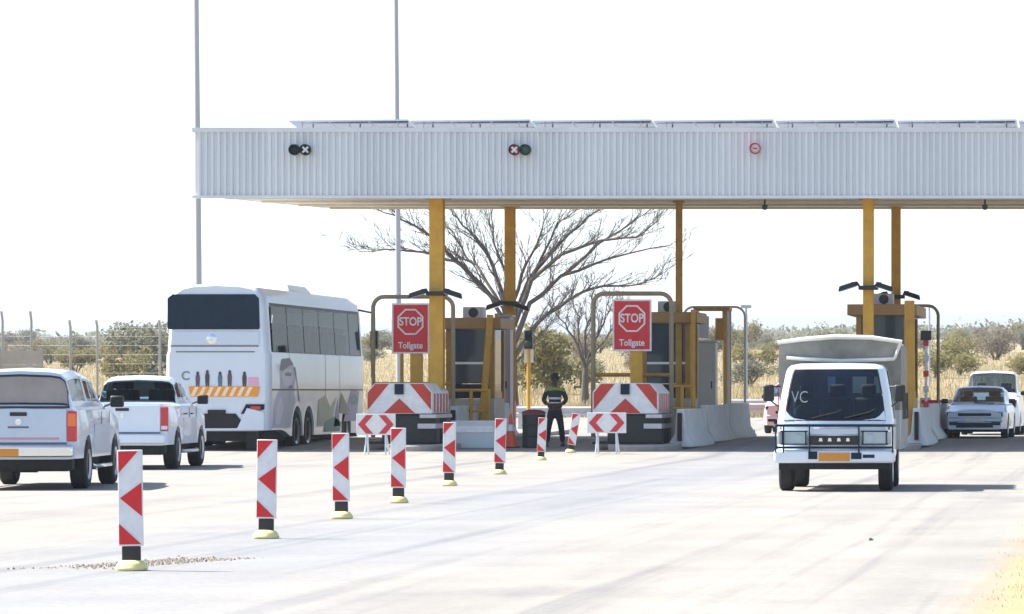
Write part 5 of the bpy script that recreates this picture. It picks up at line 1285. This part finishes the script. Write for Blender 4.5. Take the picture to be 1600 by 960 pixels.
def verge(r_, n):
    y = 22 + 30 * r_.random(n); x = -1.2 + 1.9 * r_.random(n) ** .45 + .12 * np.sin(y * 1.7) + .08 * np.sin(y * 4.1)
    return np.stack([x, y, np.zeros(n)], 1)
tag(mesh_quads('verge_grass', blades(16000, verge, .05, 4, .0035), M_verge), 'short yellow dry grass on the road verge', None, None, 'stuff')
mb = MB(); yy = np.linspace(14, 60, 40); vs = []
for y in yy:
    for x in (-.36 + .03 * math.sin(y * .9), .5, 4, 9): vs.append((x, y, .012))
mb.add(vs, [(j * 4 + i, j * 4 + i + 1, (j + 1) * 4 + i + 1, (j + 1) * 4 + i) for j in range(len(yy) - 1) for i in range(3)])
tag(mb.build('verge', M_vsand), 'yellow sandy verge at the edge of the road', None, None, 'structure')
# gravel spill round the first delineator: loose stones
pp = ground_hit(205, 889); rg = np.random.default_rng(4); n_ = 900
gx = pp.x - .08 + rg.normal(0, .28, n_); gy = pp.y + 1.0 + 1.3 * (gx - pp.x) + rg.normal(0, .45, n_) * np.exp(-((gx - pp.x + .1) / .5) ** 2)
gs = rg.uniform(.006, .020, n_); tet = np.array([[-1, -1, 0], [1, -1, 0], [.6, 1, 0], [-.7, .9, 0], [0, 0, 1.0]]); ga = rg.uniform(0, 6.28, n_)
mb = MB()
for x_, y_, s_, a_ in zip(gx, gy, gs, ga):
    c_, k_ = math.cos(a_), math.sin(a_)
    mb.add([(x_ + s_ * (u * c_ - v * k_), y_ + s_ * (u * k_ + v * c_), .006 + s_ * z_) for u, v, z_ in tet], [(0, 1, 4), (1, 2, 4), (2, 3, 4), (3, 0, 4)])
tag(mb.build('gravel', mat('gravel_stone', (.24, .21, .17), .9, var=.3, scale=30)), 'loose grey gravel on the road round the largest delineator', None, None, 'stuff')

# ------------------------------------------------------------------ left boundary: wall, mesh fence
pw = thing('precast_wall', 'beige precast wall behind the silver pickup', 'wall', (X(20, 150), 150, gz(X(20, 150), 150)))
for k in range(4):
    mb = MB(); mb.b(-2.2, X(64, 150) - X(20, 150), 0, .08, .0 + k * .55, .54 + k * .55); mb.build('wall_slab', M_pre, pw)
for x in (-2.2, -.6, 1.08):
    mb = MB(); mb.b(x - .08, x + .08, -.04, .12, 0, 2.35); mb.build('wall_post', M_pre, pw)
mf = thing('mesh_fence', 'tall wire mesh fence on grey posts between wall and coach', 'fence', (X(80, 152), 152, gz(X(80, 152), 152)))
xs_f = [X(px, 152) - X(80, 152) for px in (-60, 4, 49, 110, 152, 250, 330)]
for x in xs_f:
    mb = MB(); mb.tube([(x, 0, -.05), (x, 0, 3.35 if x < X(100, 152) - X(80, 152) else 3.1), (x, -.18, 3.75 if x < X(100, 152) - X(80, 152) else 3.4)], .05, 8); mb.build('fence_post', mat('fence_post_grey', (.36, .37, .38), .6), mf)
mb = MB()
for z in np.linspace(.2, 3.1, 9): mb.tube([(xs_f[0], 0, z), (xs_f[-1], 0, z)], .005, 4)
for x in np.arange(xs_f[0], xs_f[-1], .30): mb.tube([(x, .0, .05), (x, .0, 2.8)], .004, 3)
mb.build('fence_wire', M_galv, mf)
for px, d, lb_ in ((1166, 150, 'grey sign pole standing alone beyond the guard rails'), (1452, 190, 'slim grey pole in the scrub behind the third booth')):
    o = thing('bare_pole', lb_, 'pole', gp(px, d)); mb = MB(); mb.tube([(0, 0, 0), (0, 0, 3.9)], [.06, .045], 8); mb.build('pole', M_galv, o)
    mb = MB(); mb.b(-.2, .2, -.06, .06, 3.85, 3.98); mb.build('pole_cap', M_galv, o)

p = ground_hit(1361, 846); lt = tag(MB().add([(-.05, 0, .012), (.02, -.04, .010), (.06, .02, .03), (-.01, .05, .075), (-.04, .03, .05)], [(0, 1, 2, 3), (0, 3, 4)]).build('litter_scrap', M_dark), 'small dark scrap of litter lying on the open road before the truck', 'litter')
lt.location = p; lt.scale = (.5, .5, .5)
